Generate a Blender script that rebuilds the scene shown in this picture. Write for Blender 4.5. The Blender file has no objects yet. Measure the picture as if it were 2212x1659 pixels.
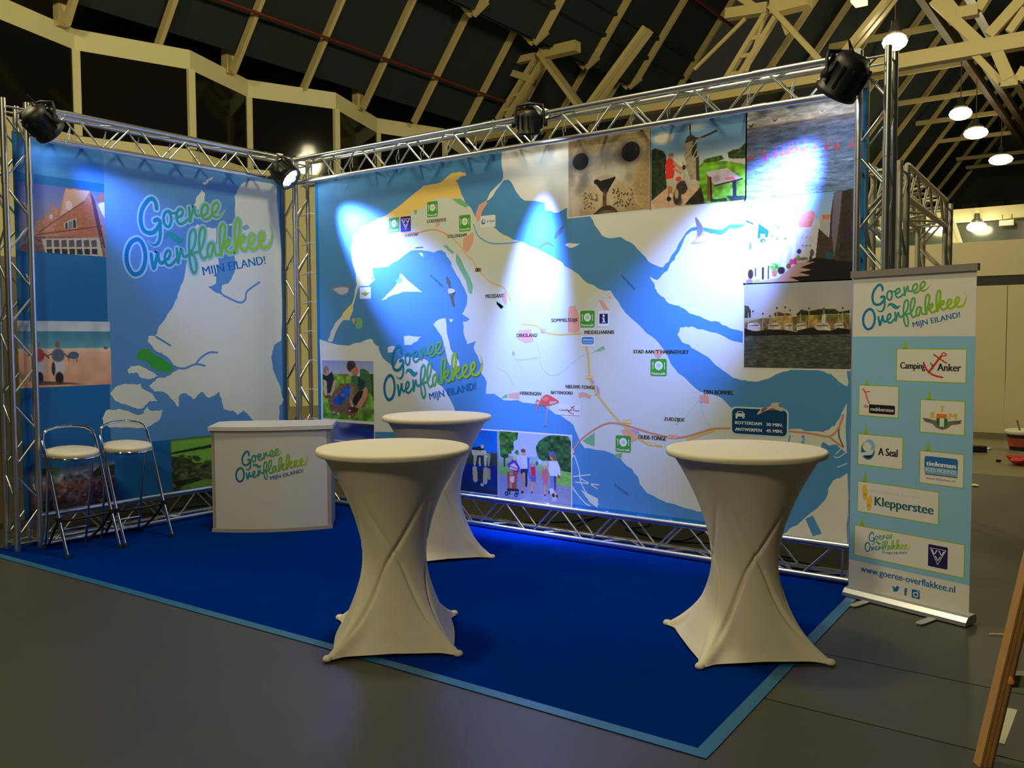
import bpy, bmesh, math, random
import numpy as np
from mathutils import Vector, Matrix
sc = bpy.context.scene
col = sc.collection
random.seed(7); RNG = np.random.default_rng(7)
# ---------------------------------------------------------------- camera (solved from the truss frame), world, exposure
W_PX, H_PX = 2212, 1659
FPX = 1892.69
CAM = np.array([7.37918, -6.18784, 1.72246])
YAW, PITCH, ROLL = math.radians(36.27075), math.radians(-3.04258), math.radians(-0.23788)
FWD = np.array([-math.sin(YAW)*math.cos(PITCH), math.cos(YAW)*math.cos(PITCH), math.sin(PITCH)])
_r = np.array([math.cos(YAW), math.sin(YAW), 0.0]); _u = np.cross(_r, FWD)
RGT = _r*math.cos(ROLL) + _u*math.sin(ROLL); UPV = -_r*math.sin(ROLL) + _u*math.cos(ROLL)
cd = bpy.data.cameras.new('camera'); cam = bpy.data.objects.new('camera', cd); col.objects.link(cam)
cd.sensor_fit = 'HORIZONTAL'; cd.sensor_width = 36.0; cd.lens = 36.0*FPX/W_PX; cd.clip_start = 0.05; cd.clip_end = 300
M = Matrix.Identity(4)
for i in range(3):
    M[i][0], M[i][1], M[i][2], M[i][3] = RGT[i], UPV[i], -FWD[i], CAM[i]
cam.matrix_world = M; sc.camera = cam
wd = bpy.data.worlds.new('hall_air'); sc.world = wd; wd.use_nodes = True
wd.node_tree.nodes['Background'].inputs[0].default_value = (1.0, 0.86, 0.56, 1)
wd.node_tree.nodes['Background'].inputs[1].default_value = 0.02
vs = sc.view_settings; vs.view_transform = 'Standard'; vs.look = 'None'; vs.gamma = 1.0; vs.use_curve_mapping = False
vs.exposure = 0.0
sc.cycles.use_denoising = True
sc.cycles.max_bounces = 6; sc.cycles.sample_clamp_indirect = 4.0
HALL = (1.0, 0.90, 0.52)          # warm discharge lamps
STAGE = (0.16, 0.29, 1.0)         # blue-white LED
E_HALL, E_STAGE = 900.0, 2600.0

# ---------------------------------------------------------------- helpers
def ray(px): return FWD + RGT*(px[0]-W_PX/2)/FPX - UPV*(px[1]-H_PX/2)/FPX
def onz(px, z=0.0): d = ray(px); return CAM + d*(z-CAM[2])/d[2]
def onx(px, x): d = ray(px); return CAM + d*(x-CAM[0])/d[0]
def ony(px, y): d = ray(px); return CAM + d*(y-CAM[1])/d[1]
def s2l(c):
    c = np.asarray(c, float)/255.0
    return np.where(c <= 0.04045, c/12.92, ((c+0.055)/1.055)**2.4)
def rgb(*c): return tuple(float(v) for v in s2l(c))

MATS = {}
def mat(name, c, rough=0.6, metal=0.0, var=0.0, scale=8.0, bump=0.0, emit=None, es=0.0, spec=0.5, stretch=None):
    if name in MATS: return MATS[name]
    m = bpy.data.materials.new(name); m.use_nodes = True; nt = m.node_tree; b = nt.nodes['Principled BSDF']
    b.inputs['Base Color'].default_value = (*c, 1); b.inputs['Roughness'].default_value = rough
    b.inputs['Metallic'].default_value = metal; b.inputs['Specular IOR Level'].default_value = spec
    if var or bump:
        tc = nt.nodes.new('ShaderNodeTexCoord'); n = nt.nodes.new('ShaderNodeTexNoise')
        n.inputs['Scale'].default_value = scale; n.inputs['Detail'].default_value = 5
        src = tc.outputs['Object']
        if stretch:
            mp = nt.nodes.new('ShaderNodeMapping'); mp.inputs['Scale'].default_value = stretch
            nt.links.new(src, mp.inputs[0]); src = mp.outputs[0]
        nt.links.new(src, n.inputs['Vector'])
        if var:
            mx = nt.nodes.new('ShaderNodeMix'); mx.data_type = 'RGBA'
            mx.inputs[6].default_value = (*[v*(1-var) for v in c], 1); mx.inputs[7].default_value = (*[min(1, v*(1+var)) for v in c], 1)
            nt.links.new(n.outputs['Fac'], mx.inputs[0]); nt.links.new(mx.outputs[2], b.inputs['Base Color'])
        if bump:
            bp = nt.nodes.new('ShaderNodeBump'); bp.inputs['Strength'].default_value = bump; bp.inputs['Distance'].default_value = 0.01
            nt.links.new(n.outputs['Fac'], bp.inputs['Height']); nt.links.new(bp.outputs[0], b.inputs['Normal'])
    if emit:
        b.inputs['Emission Color'].default_value = (*emit, 1); b.inputs['Emission Strength'].default_value = es
    MATS[name] = m; return m
def printmat():
    if 'print' in MATS: return MATS['print']
    m = bpy.data.materials.new('printed_fabric'); m.use_nodes = True; nt = m.node_tree; b = nt.nodes['Principled BSDF']
    a = nt.nodes.new('ShaderNodeAttribute'); a.attribute_name = 'Col'
    nt.links.new(a.outputs['Color'], b.inputs['Base Color']); b.inputs['Roughness'].default_value = 0.62
    b.inputs['Specular IOR Level'].default_value = 0.25
    MATS['print'] = m; return m

def link(o, parent=None, label=None, cat=None, group=None, kind=None):
    col.objects.link(o)
    if parent is not None: o.parent = parent
    if label: o['label'] = label
    if cat: o['category'] = cat
    if group: o['group'] = group
    if kind: o['kind'] = kind
    return o
def thing(name, label, cat, loc=(0, 0, 0), rz=0.0, group=None, kind=None):
    o = bpy.data.objects.new(name, None); o.empty_display_size = 0.1
    o.location = loc; o.rotation_euler = (0, 0, rz)
    return link(o, None, label, cat, group, kind)
def copy_tree(o, parent=None):
    c = o.copy(); col.objects.link(c); c.parent = parent
    for ch in list(o.children): copy_tree(ch, c)
    return c

def wloc(o):
    v = Vector(o.location)
    while o.parent: o = o.parent; v += o.location
    return v
class MB:
    def __init__(s): s.v = []; s.f = []; s.c = []; s.sm = []
    def add(s, vs, fs, c=None, smooth=False):
        n = len(s.v); s.v.extend([tuple(map(float, p)) for p in vs]); s.f.extend([tuple(i+n for i in f) for f in fs])
        s.sm.extend([smooth]*len(fs))
        if c is not None:
            if np.ndim(c) == 1: s.c.extend([tuple(c)]*len(vs))
            else: s.c.extend([tuple(x) for x in c])
        return s
    def box(s, c, d, rz=0.0, M=None, col=None):
        x, y, z = [k/2 for k in d]
        P = [(-x,-y,-z),(x,-y,-z),(x,y,-z),(-x,y,-z),(-x,-y,z),(x,-y,z),(x,y,z),(-x,y,z)]
        if M is None: M = Matrix.Translation(c) @ Matrix.Rotation(rz, 4, 'Z')
        P = [M @ Vector(p) for p in P]
        return s.add(P, [(0,3,2,1),(4,5,6,7),(0,1,5,4),(1,2,6,5),(2,3,7,6),(3,0,4,7)], col)
    def bar(s, p, q, w, h, up=(0,0,1)):
        p, q = Vector(p), Vector(q); d = (q-p).normalized(); u = Vector(up)
        if abs(d.dot(u)) > .99: u = Vector((1, 0, 0))
        a = d.cross(u).normalized(); b = a.cross(d)
        P = [p+a*sx*w/2+b*sy*h/2 for sx, sy in ((-1,-1),(1,-1),(1,1),(-1,1))] + [q+a*sx*w/2+b*sy*h/2 for sx, sy in ((-1,-1),(1,-1),(1,1),(-1,1))]
        return s.add(P, [(0,3,2,1),(4,5,6,7),(0,1,5,4),(1,2,6,5),(2,3,7,6),(3,0,4,7)])
    def tube(s, pts, r, n=10, closed=False):
        pts = [Vector(p) for p in pts]; m = len(pts); rr = r if hasattr(r, '__len__') else [r]*m
        rings = []; prev = None
        for i, p in enumerate(pts):
            if closed: t = (pts[(i+1) % m]-pts[i-1]).normalized()
            else: t = (pts[min(i+1, m-1)]-pts[max(i-1, 0)]).normalized()
            if prev is None:
                a = Vector((0, 0, 1)) if abs(t.z) < .9 else Vector((1, 0, 0)); a = (a - t*a.dot(t)).normalized()
            else: a = (prev - t*prev.dot(t)).normalized()
            prev = a; b = t.cross(a)
            rings.append([p+(a*math.cos(2*math.pi*k/n)+b*math.sin(2*math.pi*k/n))*rr[i] for k in range(n)])
        vs = [v for rg in rings for v in rg]; fs = []
        for i in range(m if closed else m-1):
            j = (i+1) % m
            for k in range(n): fs.append((i*n+k, i*n+(k+1) % n, j*n+(k+1) % n, j*n+k))
        s.add(vs, fs, smooth=True)
        if not closed: s.add(rings[0], [tuple(range(n))[::-1]]); s.add(rings[-1], [tuple(range(n))])
        return s
    def lathe(s, prof, n=32, M=None, cap=True):
        vs = [Vector((r*math.cos(2*math.pi*k/n), r*math.sin(2*math.pi*k/n), z)) for r, z in prof for k in range(n)]
        if M is not None: vs = [M @ v for v in vs]
        fs = [(i*n+k, i*n+(k+1) % n, (i+1)*n+(k+1) % n, (i+1)*n+k) for i in range(len(prof)-1) for k in range(n)]
        s.add(vs, fs, smooth=True)
        if cap:
            if prof[0][0] > 1e-4: s.add(vs[:n], [tuple(range(n))[::-1]])
            if prof[-1][0] > 1e-4: s.add(vs[-n:], [tuple(range(n))])
        return s
    def prism(s, poly, z0, z1, M=None):
        n = len(poly); P = [Vector((x, y, z0)) for x, y in poly]+[Vector((x, y, z1)) for x, y in poly]
        if M is not None: P = [M @ p for p in P]
        return s.add(P, [tuple(range(n))[::-1], tuple(range(n, 2*n))]+[(i, (i+1) % n, n+(i+1) % n, n+i) for i in range(n)])
    def mesh(s, name):
        me = bpy.data.meshes.new(name); me.from_pydata(s.v, [], s.f)
        me.polygons.foreach_set('use_smooth', s.sm)
        if s.c:
            ca = me.color_attributes.new('Col', 'FLOAT_COLOR', 'POINT')
            a = np.ones((len(s.v), 4), np.float32); a[:, :3] = np.array(s.c, np.float32); ca.data.foreach_set('color', a.ravel())
        me.update(); return me
    def build(s, name, m, parent=None, world=False, **k):
        if world and parent is not None:
            L = wloc(parent); s.v = [(x-L[0], y-L[1], z-L[2]) for x, y, z in s.v]
        me = s.mesh(name); me.materials.append(m)
        return link(bpy.data.objects.new(name, me), parent, **k)

_UN = {}
def _unit(kind, m):
    k = (kind, m.name)
    if k in _UN: return _UN[k]
    b = MB()
    if kind == 'rod': b.lathe([(1, 0), (1, 1)], 12)
    else: b.box((0, 0, .5), (1, 1, 1))
    me = b.mesh(kind); me.materials.append(m); _UN[k] = me; return me
def _orient(p, q, sx, sy, L, up=(0, 0, 1)):
    p, q = Vector(p)-Vector(L), Vector(q)-Vector(L); d = q-p; ln = d.length; d.normalize(); u = Vector(up)
    if abs(d.dot(u)) > .99: u = Vector((0, 1, 0))
    a = d.cross(u).normalized(); b = a.cross(d)
    m = Matrix.Identity(4)
    for i in range(3): m[i][0] = a[i]*sx; m[i][1] = b[i]*sy; m[i][2] = d[i]*ln; m[i][3] = p[i]
    return m
def rod(name, p, q, r, m, parent):
    o = bpy.data.objects.new(name, _unit('rod', m)); o.matrix_local = _orient(p, q, r, r, wloc(parent) if parent else (0, 0, 0)); return link(o, parent)
def stick(name, p, q, w, h, m, parent, up=(0, 0, 1)):
    o = bpy.data.objects.new(name, _unit('box', m)); o.matrix_local = _orient(p, q, w, h, wloc(parent) if parent else (0, 0, 0), up); return link(o, parent)

# ---------------------------------------------------------------- materials
alu = mat('aluminium', rgb(222, 222, 222), 0.3, 1.0, var=.06, scale=30)
chrome = mat('chrome', rgb(225, 225, 225), 0.08, 1.0)
black = mat('black_plastic', rgb(18, 18, 19), 0.5)
rubber = mat('black_rubber', rgb(14, 14, 14), 0.8)
cream = mat('cream_paint', rgb(222, 212, 163), 0.6, var=.05, scale=2)
creamy = mat('cream_steel', rgb(196, 178, 124), 0.55, var=.08, scale=3)
darkroof = mat('dark_roof_board', rgb(27, 35, 39), 0.85, var=.15, scale=1.5)
concrete = mat('concrete_floor', rgb(60, 58, 51), 0.42, var=.22, scale=1.3, bump=.08)
plate = mat('floor_plate', rgb(64, 61, 53), 0.45, var=.25, scale=2.2, bump=.1)
vinyl = mat('pale_floor', rgb(120, 112, 86), 0.4, var=.12, scale=.9)
carpetm = mat('blue_carpet', rgb(0, 39, 116), 1.0, var=.14, scale=5, bump=.25, spec=0.0)
tapem = mat('blue_tape', rgb(30, 96, 140), 0.35, var=.12, scale=12)
white_lam = mat('white_laminate', rgb(216, 212, 208), 0.35, var=.02, scale=3)
grey_edge = mat('grey_edge', rgb(168, 160, 150), 0.5)
stretch = mat('stretch_fabric', rgb(226, 216, 198), 0.85, var=.03, scale=60, bump=.03, spec=.2)
seatm = mat('white_vinyl', rgb(226, 216, 196), 0.4)
panelw = mat('white_panel', rgb(206, 192, 156), 0.6, var=.04, scale=1.2)
glassd = mat('dark_window_glass', rgb(24, 23, 20), 0.06, spec=.25)
bluefab = mat('blue_banner_edge', rgb(0, 118, 190), 0.6)
gutter = mat('gutter_steel', rgb(96, 80, 56), 0.35, var=.1, scale=4)
redpipe = mat('red_pipe', rgb(104, 28, 25), 0.5)
lampglow = mat('lamp_glow', (1, .9, .6), 0.5, emit=(1.0, .86, .5), es=40)
ledglow = mat('led_glow', (1, 1, 1), 0.5, emit=(.8, .9, 1), es=30)
lampshell = mat('lamp_shell', rgb(120, 118, 110), 0.4, .6)
fixturew = mat('fixture_white', rgb(225, 225, 215), 0.4)
wood = mat('planed_wood', rgb(176, 132, 78), 0.55, var=.25, scale=6, stretch=(14, 14, 1))
# ================================================================ setting: floor
fl = MB(); fl.add([(-16, -12, -.03), (16, -12, -.03), (16, 62, -.03), (-16, 62, -.03)], [(0, 1, 2, 3)])
floor = fl.build('floor', mat('joint_dark', rgb(30, 28, 24), .9, var=.1), kind='structure')
def slab(x0, x1, y0, y1, m):
    g = .005
    MB().box(((x0+x1)/2, (y0+y1)/2, -.015), (x1-x0-2*g, y1-y0-2*g, .03)).build('floor_slab', m, floor)
slab(-16, 16, -12, -2.183, concrete)
slab(-16, 5.0, -2.183, -1.418, concrete); slab(5.0, 7.12, -2.183, -1.418, plate); slab(7.12, 16, -2.183, -1.418, plate)
slab(-16, 16, -1.418, 6.0, concrete); slab(-16, 16, 6.0, 10.3, vinyl); slab(-16, 16, 10.3, 62, concrete)

# ================================================================ mezzanine facade on the left, folded like a screen
ZT, ZH, ZS = 8.0, 7.58, 5.86
zig = [tuple(onz(p, ZT)[:2]) for p in [(-150, -74), (160, 62), (410, 108), (535, 172), (725, 200), (815, 255), (960, 278)]] + [(-11.2, 16.9), (-10.2, 19.2), (-11.2, 22)]
wall_left = thing('wall_left', None, None, (0, 0, 0), kind='structure')
def wallq(p, q, z0, z1, t, m, name, par, inset=0):
    p, q = np.array(p), np.array(q); d = (q-p)/np.linalg.norm(q-p); n = np.array([-d[1], d[0]])
    b = MB(); P = [p+d*inset, q-d*inset]
    vs = [(*(a+n*o), z) for z in (z0, z1) for a, o in ((P[0], 0), (P[1], 0), (P[1], t), (P[0], t))]
    b.add(vs, [(0, 1, 5, 4), (1, 2, 6, 5), (2, 3, 7, 6), (3, 0, 4, 7), (4, 5, 6, 7), (3, 2, 1, 0)])
    return b.build(name, m, par)
for i in range(len(zig)-1):
    a, b_ = zig[i], zig[i+1]
    wallq(a, b_, ZH, ZT, .22, cream, 'header_board', wall_left)
    wallq(a, b_, 0, ZS, .22, cream, 'sill_wall', wall_left)
    wallq(a, b_, ZS, ZH, .03, glassd, 'window_pane', wall_left, .06)
for a in zig:
    MB().box((a[0]-.02, a[1], (ZS+ZH)/2), (.16, .16, ZH-ZS)).build('window_post', cream, wall_left)
# dark strip of eaves behind the facade
wallq((-12.8, -3), (-12.8, 24), 7.5, 9.6, .1, mat('eaves_dark', rgb(44, 38, 28), .8), 'eaves_board', wall_left)

# ================================================================ roof: two parallel slopes, stepped
ceiling = thing('ceiling', None, None, (0, 0, 0), kind='structure')
TA = 1.31
def z1(x): return 8.1+TA*(x+10)
def zu(x): return z1(x)-1.6
def z2(x): return 12.7+TA*x
def slope(x0, x1, y0, y1, zf, up, name='roof_panel'):
    b = MB(); b.add([(x0, y0, zf(x0)+up), (x1, y0, zf(x1)+up), (x1, y1, zf(x1)+up), (x0, y1, zf(x0)+up)], [(0, 1, 2, 3)]); b.build(name, darkroof, ceiling)
ys1 = [.9, 2.85, 4.79, 6.73, 8.79, 10.87, 12.9, 15.0, 17.05, 19.1, 21.2, 23.3]
bounds = [-1]+[(ys1[i]+ys1[i+1])/2 for i in range(len(ys1)-1)]+[25]
for y0, y1 in zip(ys1[:-1], ys1[1:]): slope(-9.95, -7.85, y0+.02, y1-.02, z1, .16)
XB_, XT = -7.89, -6.95
for y in ys1:
    stick('rafter', (-10.12, y, z1(-10.12)), (XB_, y, z1(XB_)), .10, .18, creamy, ceiling)
    if y in (2.85, 6.73, 10.87): stick('post', (-10.3, y, 7.9), (-10.3, y, 8.6), .22, .22, creamy, ceiling)
ysu = [6.6, 9.4, 12.2, 15.0, 17.85, 20.65, 23.4]
for i, y in enumerate(ysu):
    stick('rafter', (XT, y, zu(XT)), (-1.5, y, zu(-1.5)), .11, .2, creamy, ceiling)
    stick('step_bracket', (XB_+.02, y, z1(XB_)-.05), (XB_+.55, y, z1(XB_)-.62), .26, .1, creamy, ceiling, (0, 1, 0))
    stick('step_bracket', (XB_+.55, y, z1(XB_)-.62), (XT+.06, y, zu(XT)), .26, .1, creamy, ceiling, (0, 1, 0))
for y0, y1 in zip(ysu[:-1], ysu[1:]): slope(XT-.3, -1.5, y0+.02, y1-.02, zu, .18)
b = MB(); b.add([(-7.85, -1, z1(-7.85)+.16), (-7.3, -1, zu(-7.3)+.2), (-7.3, 24, zu(-7.3)+.2), (-7.85, 24, z1(-7.85)+.16)], [(0, 1, 2, 3)]); b.build('step_panel', darkroof, ceiling)
for x, dz, w in ((-6.62, .02, .16), (-6.2, .02, .1)): stick('purlin', (x, 4, zu(x)+.1), (x, 24, zu(x)+.1), w, .1, darkroof, ceiling)
ys2 = [20.1, 22.3, 25.2, 28.2, 31.2, 34.2, 37.2, 40.2, 43.2, 46.2, 49.5]
for y in ys2: stick('rafter', (-3.0 if y > 24 else -4.2, y, z2(-3.0 if y > 24 else -4.2)), (1.9, y, z2(1.9)), .10, .18, creamy, ceiling)
for y0, y1 in zip(ys2[:-1], ys2[1:]): slope(-3.2, 1.9, y0+.02, y1-.02, z2, .2)
for y in (23.03, 27.4, 31.7, 35.7, 40.2, 45.4, 48.3): stick('tie_beam', (-1.35, y, 11), (1.95, y, 11), .12, .18, creamy, ceiling)
# longitudinal gutter girder above the lamps
for x, z, w in ((1.95, 11.0, .2), (2.3, 11.25, .22), (2.75, 11.6, .25)): stick('gutter_beam', (x, 19, z), (x, 56, z), w, .3, gutter, ceiling)
stick('tie_beam', (-10.6, 16, 8.1), (9, 16, 8.1), .3, .33, creamy, ceiling)
b = MB(); b.add([(1.9, 16.4, 13.6), (9, 16.4, 13.6), (9, 56, 13.6), (1.9, 56, 13.6)], [(0, 1, 2, 3)]); b.build('roof_panel', darkroof, ceiling)
# red sprinkler pipe under the rafters
sp = thing('sprinkler_pipe', 'thin red sprinkler pipe running below the sloping rafters', 'pipe', (-8.9, 2, 9.3))
rod('pipe', (-9.05, 2, z1(-9.05)-.34), (-9.05, 24, z1(-9.05)-.34), .035, redpipe, sp)
sp2 = thing('sprinkler_pipe', 'thick red sprinkler pipe under the upper roof slope', 'pipe', (-5.0, 8, 12))
rod('pipe', (-5.0, 8, zu(-5.0)-.36), (-5.0, 24, zu(-5.0)-.36), .05, redpipe, sp2)

# ---- lattice roof truss standing on the long tie beam
rt = thing('roof_truss', 'cream steel lattice roof truss with paired diagonal members', 'truss', (-6, 16, 8.25))
YT = 16.0
def P16(px): return tuple(ony(px, YT))
def diag(a, b_, w=.16, gap=.22, rungs=0):
    for s in (-1, 1):
        stick('diagonal', (a[0], YT+s*gap/2, a[2]), (b_[0], YT+s*gap/2, b_[2]), w*.6, w, creamy, rt, (0, 1, 0))
N1, V1 = P16((1170, 118)), P16((1265, 246)); N2, V2 = P16((1668, 18)), P16((1795, 156))
diag(N1, V1, .2, .3); diag(V1, P16((1400, 62)), .2, .3); diag(N2, V2, .2, .3); diag(V2, P16((1955, -40)), .2, .3)
for a, b_ in (((1158, 126), (1075, 258)), ((1655, 28), (1560, 185))):
    A, B = np.array(P16(a)), np.array(P16(b_)); off = np.array([.36, 0, 0])
    stick('ladder_rail', A, B, .12, .18, creamy, rt, (0, 1, 0)); stick('ladder_rail', A+off, B+off, .12, .18, creamy, rt, (0, 1, 0))
    for t in (.35, .6, .85): stick('ladder_rung', A+(B-A)*t, A+(B-A)*t+off, .1, .1, creamy, rt)
def member(a, b_, w=.2): stick('member', P16(a), P16(b_), w, w*1.1, creamy, rt, (0, 1, 0))
member((1078, 140), (1160, 122), .2); member((1170, 118), (1248, 100), .3); member((1082, 150), (1150, 172), .2)
member((1570, 32), (1660, 18), .26); member((1668, 18), (1750, -2), .36); member((1595, -8), (1640, 22), .18)
member((1690, 45), (1702, 75), .1); member((1500, 150), (1610, 40), .07); member((1612, 155), (1650, 45), .07)
member((2118, 95), (2018, 2), .22); member((2137, 78), (2215, -8), .22); member((2147, 95), (2180, 172), .24)
member((2163, 180), (2200, 175), .2); member((2200, 175), (2216, 148), .2); member((2163, 178), (2105, 118), .14)
member((2068, 31), (2114, 22), .24); member((2068, 30), (2035, -12), .2); member((2114, 22), (2135, -12), .2); member((2180, 70), (2216, 20), .16)
MB().box((N1[0], YT, N1[2]), (.7, .5, .6)).build('gusset', creamy, rt); MB().box((N2[0], YT, N2[2]), (.8, .5, .75)).build('gusset', creamy, rt)
n3 = P16((2140, 97)); MB().box((n3[0], YT, n3[2]), (.62, .46, .62)).build('gusset', creamy, rt)

# ---- far end of the hall
wall_back = thing('wall_back', None, None, (0, 0, 0), kind='structure')
wallq((-14, 54), (14, 54), 0, 16, .3, mat('far_wall_dark', rgb(66, 66, 56), .8, var=.2, scale=.4), 'wall_face', wall_back)
for k in range(5):
    MB().box((-4.6+k*1.35, 53.6, 9.2), (.95, .5, .95)).build('duct', mat('duct', rgb(80, 78, 66), .7), wall_back)
zb = ony((2130, 462), 33)[2]
stick('beam', (-8, 33, zb), (10, 33, zb), .3, .5, cream, wall_back)
wallq((-8, 33.5), (10, 33.5), 2.5, zb-.2, .1, mat('far_glazing', rgb(34, 40, 34), .2), 'glazing', wall_back)
for px in ((2058, 0), (2068, 0)):
    x = ony((px[0], 500), 32.5)[0]; stick('strut', (x-.2, 32.6, zb-.2), (x+.25, 32.6, zb-1.6), .1, .14, cream, wall_back)
# white fair partition with a dark gap, and its lower panels
wall_right = thing('wall_right', None, None, (0, 0, 0), kind='structure')
wallq((-6, 10.42), (14, 10.42), 2.72, 3.3, .05, panelw, 'upper_panel', wall_right)
wallq((-6, 10.44), (14, 10.44), 2.5, 2.74, .05, black, 'dark_rail', wall_right)
for k in range(14):
    x = -5.6+k*1.0; wallq((x, 10.3), (x+.99, 10.3), 0.0, 2.55, .04, panelw, 'wall_panel', wall_right)
wallq((-6, 10.28), (14, 10.28), 0.0, .1, .015, mat('skirting', rgb(120, 112, 90), .7), 'skirting', wall_right)
# partitions right behind the booth
wall_rear = thing('wall_rear', None, None, (0, 0, 0), kind='structure')
for k in range(6): wallq((-.95+k*1.05, 1.9), (-.95+k*1.05+1.04, 1.9), .0, 2.5, .04, panelw, 'wall_panel', wall_rear)
wallq((-.95, 1.88), (5.3, 1.88), .0, .07, .015, mat('skirting', None or (.2, .18, .13)), 'skirting', wall_rear)
wall_side = thing('wall_side', None, None, (0, 0, 0), kind='structure')
for k in range(3): wallq((-1.3, -2.75+k*1.05), (-1.3, -2.75+k*1.05+1.04), .0, 2.5, .04, mat('shaded_panel', rgb(128, 112, 92), .7), 'wall_panel', wall_side)  # shadow on this partition is put into its dark brownish colour

# ================================================================ hall lamps
def hall_lamp(p, label, e, r=.28, top=None, down=False):
    t = thing('hall_lamp', label, 'lamp', p, group='hall ceiling lamps')
    MB().lathe([(.05, .5), (.1, .47), (.11, .3), (r*.5, .2), (r*.62, .1), (r*.58, .1)], 24, cap=False).build('reflector', lampshell, t)
    MB().lathe([(0.001, .16), (r*.4, .14), (r*.75, .06), (r*.86, -.04), (r*.75, -.14), (r*.45, -.21), (0.001, -.24)], 24).build('bulb', lampglow, t)
    rod('hanger', (p[0], p[1], p[2]+.48), (p[0], p[1], top or p[2]+1.0), .015, lampshell, t)
    ld = bpy.data.lights.new('lamp_light', 'POINT'); ld.energy = e; ld.color = HALL; ld.shadow_soft_size = .45
    lo = bpy.data.objects.new('lamp_light', ld); lo.location = (0, 0, -.6); link(lo, t)
    if down: ld.type = 'SPOT'; ld = lo.data; ld.spot_size = math.radians(140); ld.spot_blend = .5; lo.location = (0, 0, -.34)
    return t
z9 = 9.0
for i, px in enumerate(((1933, 87), (2075, 243), (2108, 285), (2162, 343))):
    hall_lamp(tuple(onz(px, z9)), ('round warm hall lamp glowing just above the top of the silver tower', 'first glowing lamp in the row along the roof girder', 'second glowing lamp in the row along the roof girder', 'last glowing lamp in the row along the roof girder')[i], E_HALL*1.3, .34+.06*i, 10.9, True)
for px, lb in (((2018, 490), 'large bright flood lamp beside the rear truss leg'), ((2110, 488), 'large bright flood lamp hanging over the white partition'), ((1893, 500), 'bright flood lamp seen through the silver tower')):
    hall_lamp(tuple(ony(px, 32.8)), lb, E_HALL*.4, .42, zb-.1, True)
for p, k in (((2.0, 8.0, 9.0), 1.0), ((3.0, -2.2, 9.0), 1.0), ((11.0, 11.0, 9.0), .8), ((-4.5, -4.5, 9.0), .9), ((6.0, -10.5, 8.5), 1.2)):  # out-of-frame lamps, added to light the booth and hall
    hall_lamp(p, 'unseen warm hall lamp added as fill light above the exhibition floor', E_HALL*k)
def floodbox(px, y, label):
    c = ony(px, y); t = thing('flood_fixture', label, 'lamp', tuple(c))
    MB().box((0, 0, 0), (.5, .25, .22)).box((0, -.14, -.02), (.44, .03, .16)).build('housing', fixturew, t)
    for s in (-1, 1): rod('hanger', (c[0]+s*.16, c[1], c[2]+.1), (c[0]+s*.16, c[1], zb-.1), .015, lampshell, t)
floodbox((1955, 497), 32.8, 'unlit white flood fixture seen right of the silver tower')
floodbox((2175, 482), 32.8, 'unlit white flood fixture hanging beside a glowing lamp')
c = ony((1856, 3), 17.5); t = thing('flood_fixture', 'white rectangular flood fixture high under the roof', 'lamp', tuple(c))
MB().box((0, 0, 0), (.3, .5, .12)).build('housing', mat('fixture_lit', rgb(235, 235, 215), .4, emit=(1, .95, .75), es=.7), t)
# ================================================================ aluminium truss frame of the booth
D_, L_, H_, WT, VS = 2.90383, 5.91266, 3.62446, .181, .24
TR = .0245
def truss(name, label, A, B, e1, e2, a, b_, seg=.3, m=alu, r=TR, br=.0085, group=None, couplers=()):
    A, B, e1, e2 = map(np.array, (A, B, e1, e2)); A = A.astype(float); B = B.astype(float); d = B-A; ln = np.linalg.norm(d); d = d/ln
    t = thing(name, label, 'truss', tuple(A if A[2] <= B[2] else B), group=group)
    cs = [(-.5, -.5), (.5, -.5), (.5, .5), (-.5, .5)]
    off = [e1*a*i+e2*b_*j for i, j in cs]
    for o in off: rod('chord_tube', A+o, B+o, r, m, t)
    n = max(2, int(round((ln-.16)/seg))); s = (ln-.16)/n
    for k in range(4):
        o0, o1 = off[k], off[(k+1) % 4]
        for e in (.06, ln-.06): rod('brace', A+d*e+o0, A+d*e+o1, br, m, t)
        for i in range(n):
            p0, p1 = .08+i*s+.03, .08+(i+1)*s-.03
            fl = (i+(k >= 2)) % 2
            rod('brace', A+d*p0+(o1 if fl else o0), A+d*p1+(o0 if fl else o1), br, m, t)
    for e in couplers:
        for o in off: rod('coupler', A+d*(e-.05)+o, A+d*(e+.05)+o, r+.0035, m, t)
    return t
X1, Y1, Z1 = (1, 0, 0), (0, 1, 0), (0, 0, 1)
zt, zbm = H_-.025-VS/2, .03+VS/2
g = 'silver box trusses of the booth frame'
truss('truss_tower', 'silver truss tower at the open left end of the short wall', (-WT/2, -D_+WT/2, .006), (-WT/2, -D_+WT/2, H_), X1, Y1, WT, WT, group=g, couplers=(.55, 3.0))
truss('truss_tower', 'silver truss tower in the corner where both banners meet', (-WT/2, WT/2, .006), (-WT/2, WT/2, H_), X1, Y1, WT, WT, group=g, couplers=(.55, 3.0))
truss('truss_tower', 'silver truss tower beside the roll-up banner', (L_-WT/2, WT/2, .006), (L_-WT/2, WT/2, H_), X1, Y1, WT, WT, group=g, couplers=(.55, 2.95))
truss('truss_beam', 'silver truss beam along the top of the short left wall', (-WT/2, -D_+WT, zt), (-WT/2, 0, zt), X1, Z1, WT, VS, group=g, couplers=(.35, 2.4))
truss('truss_beam', 'silver truss beam along the top of the long map wall', (0, WT/2, zt), (L_-WT, WT/2, zt), Y1, Z1, WT, VS, group=g, couplers=(.3, 2.6, 5.05))
truss('truss_beam', 'silver truss beam on the floor under the short left wall', (-WT/2, -D_+WT, zbm), (-WT/2, 0, zbm), X1, Z1, WT, VS, group=g, couplers=(.35, 2.4))
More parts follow.
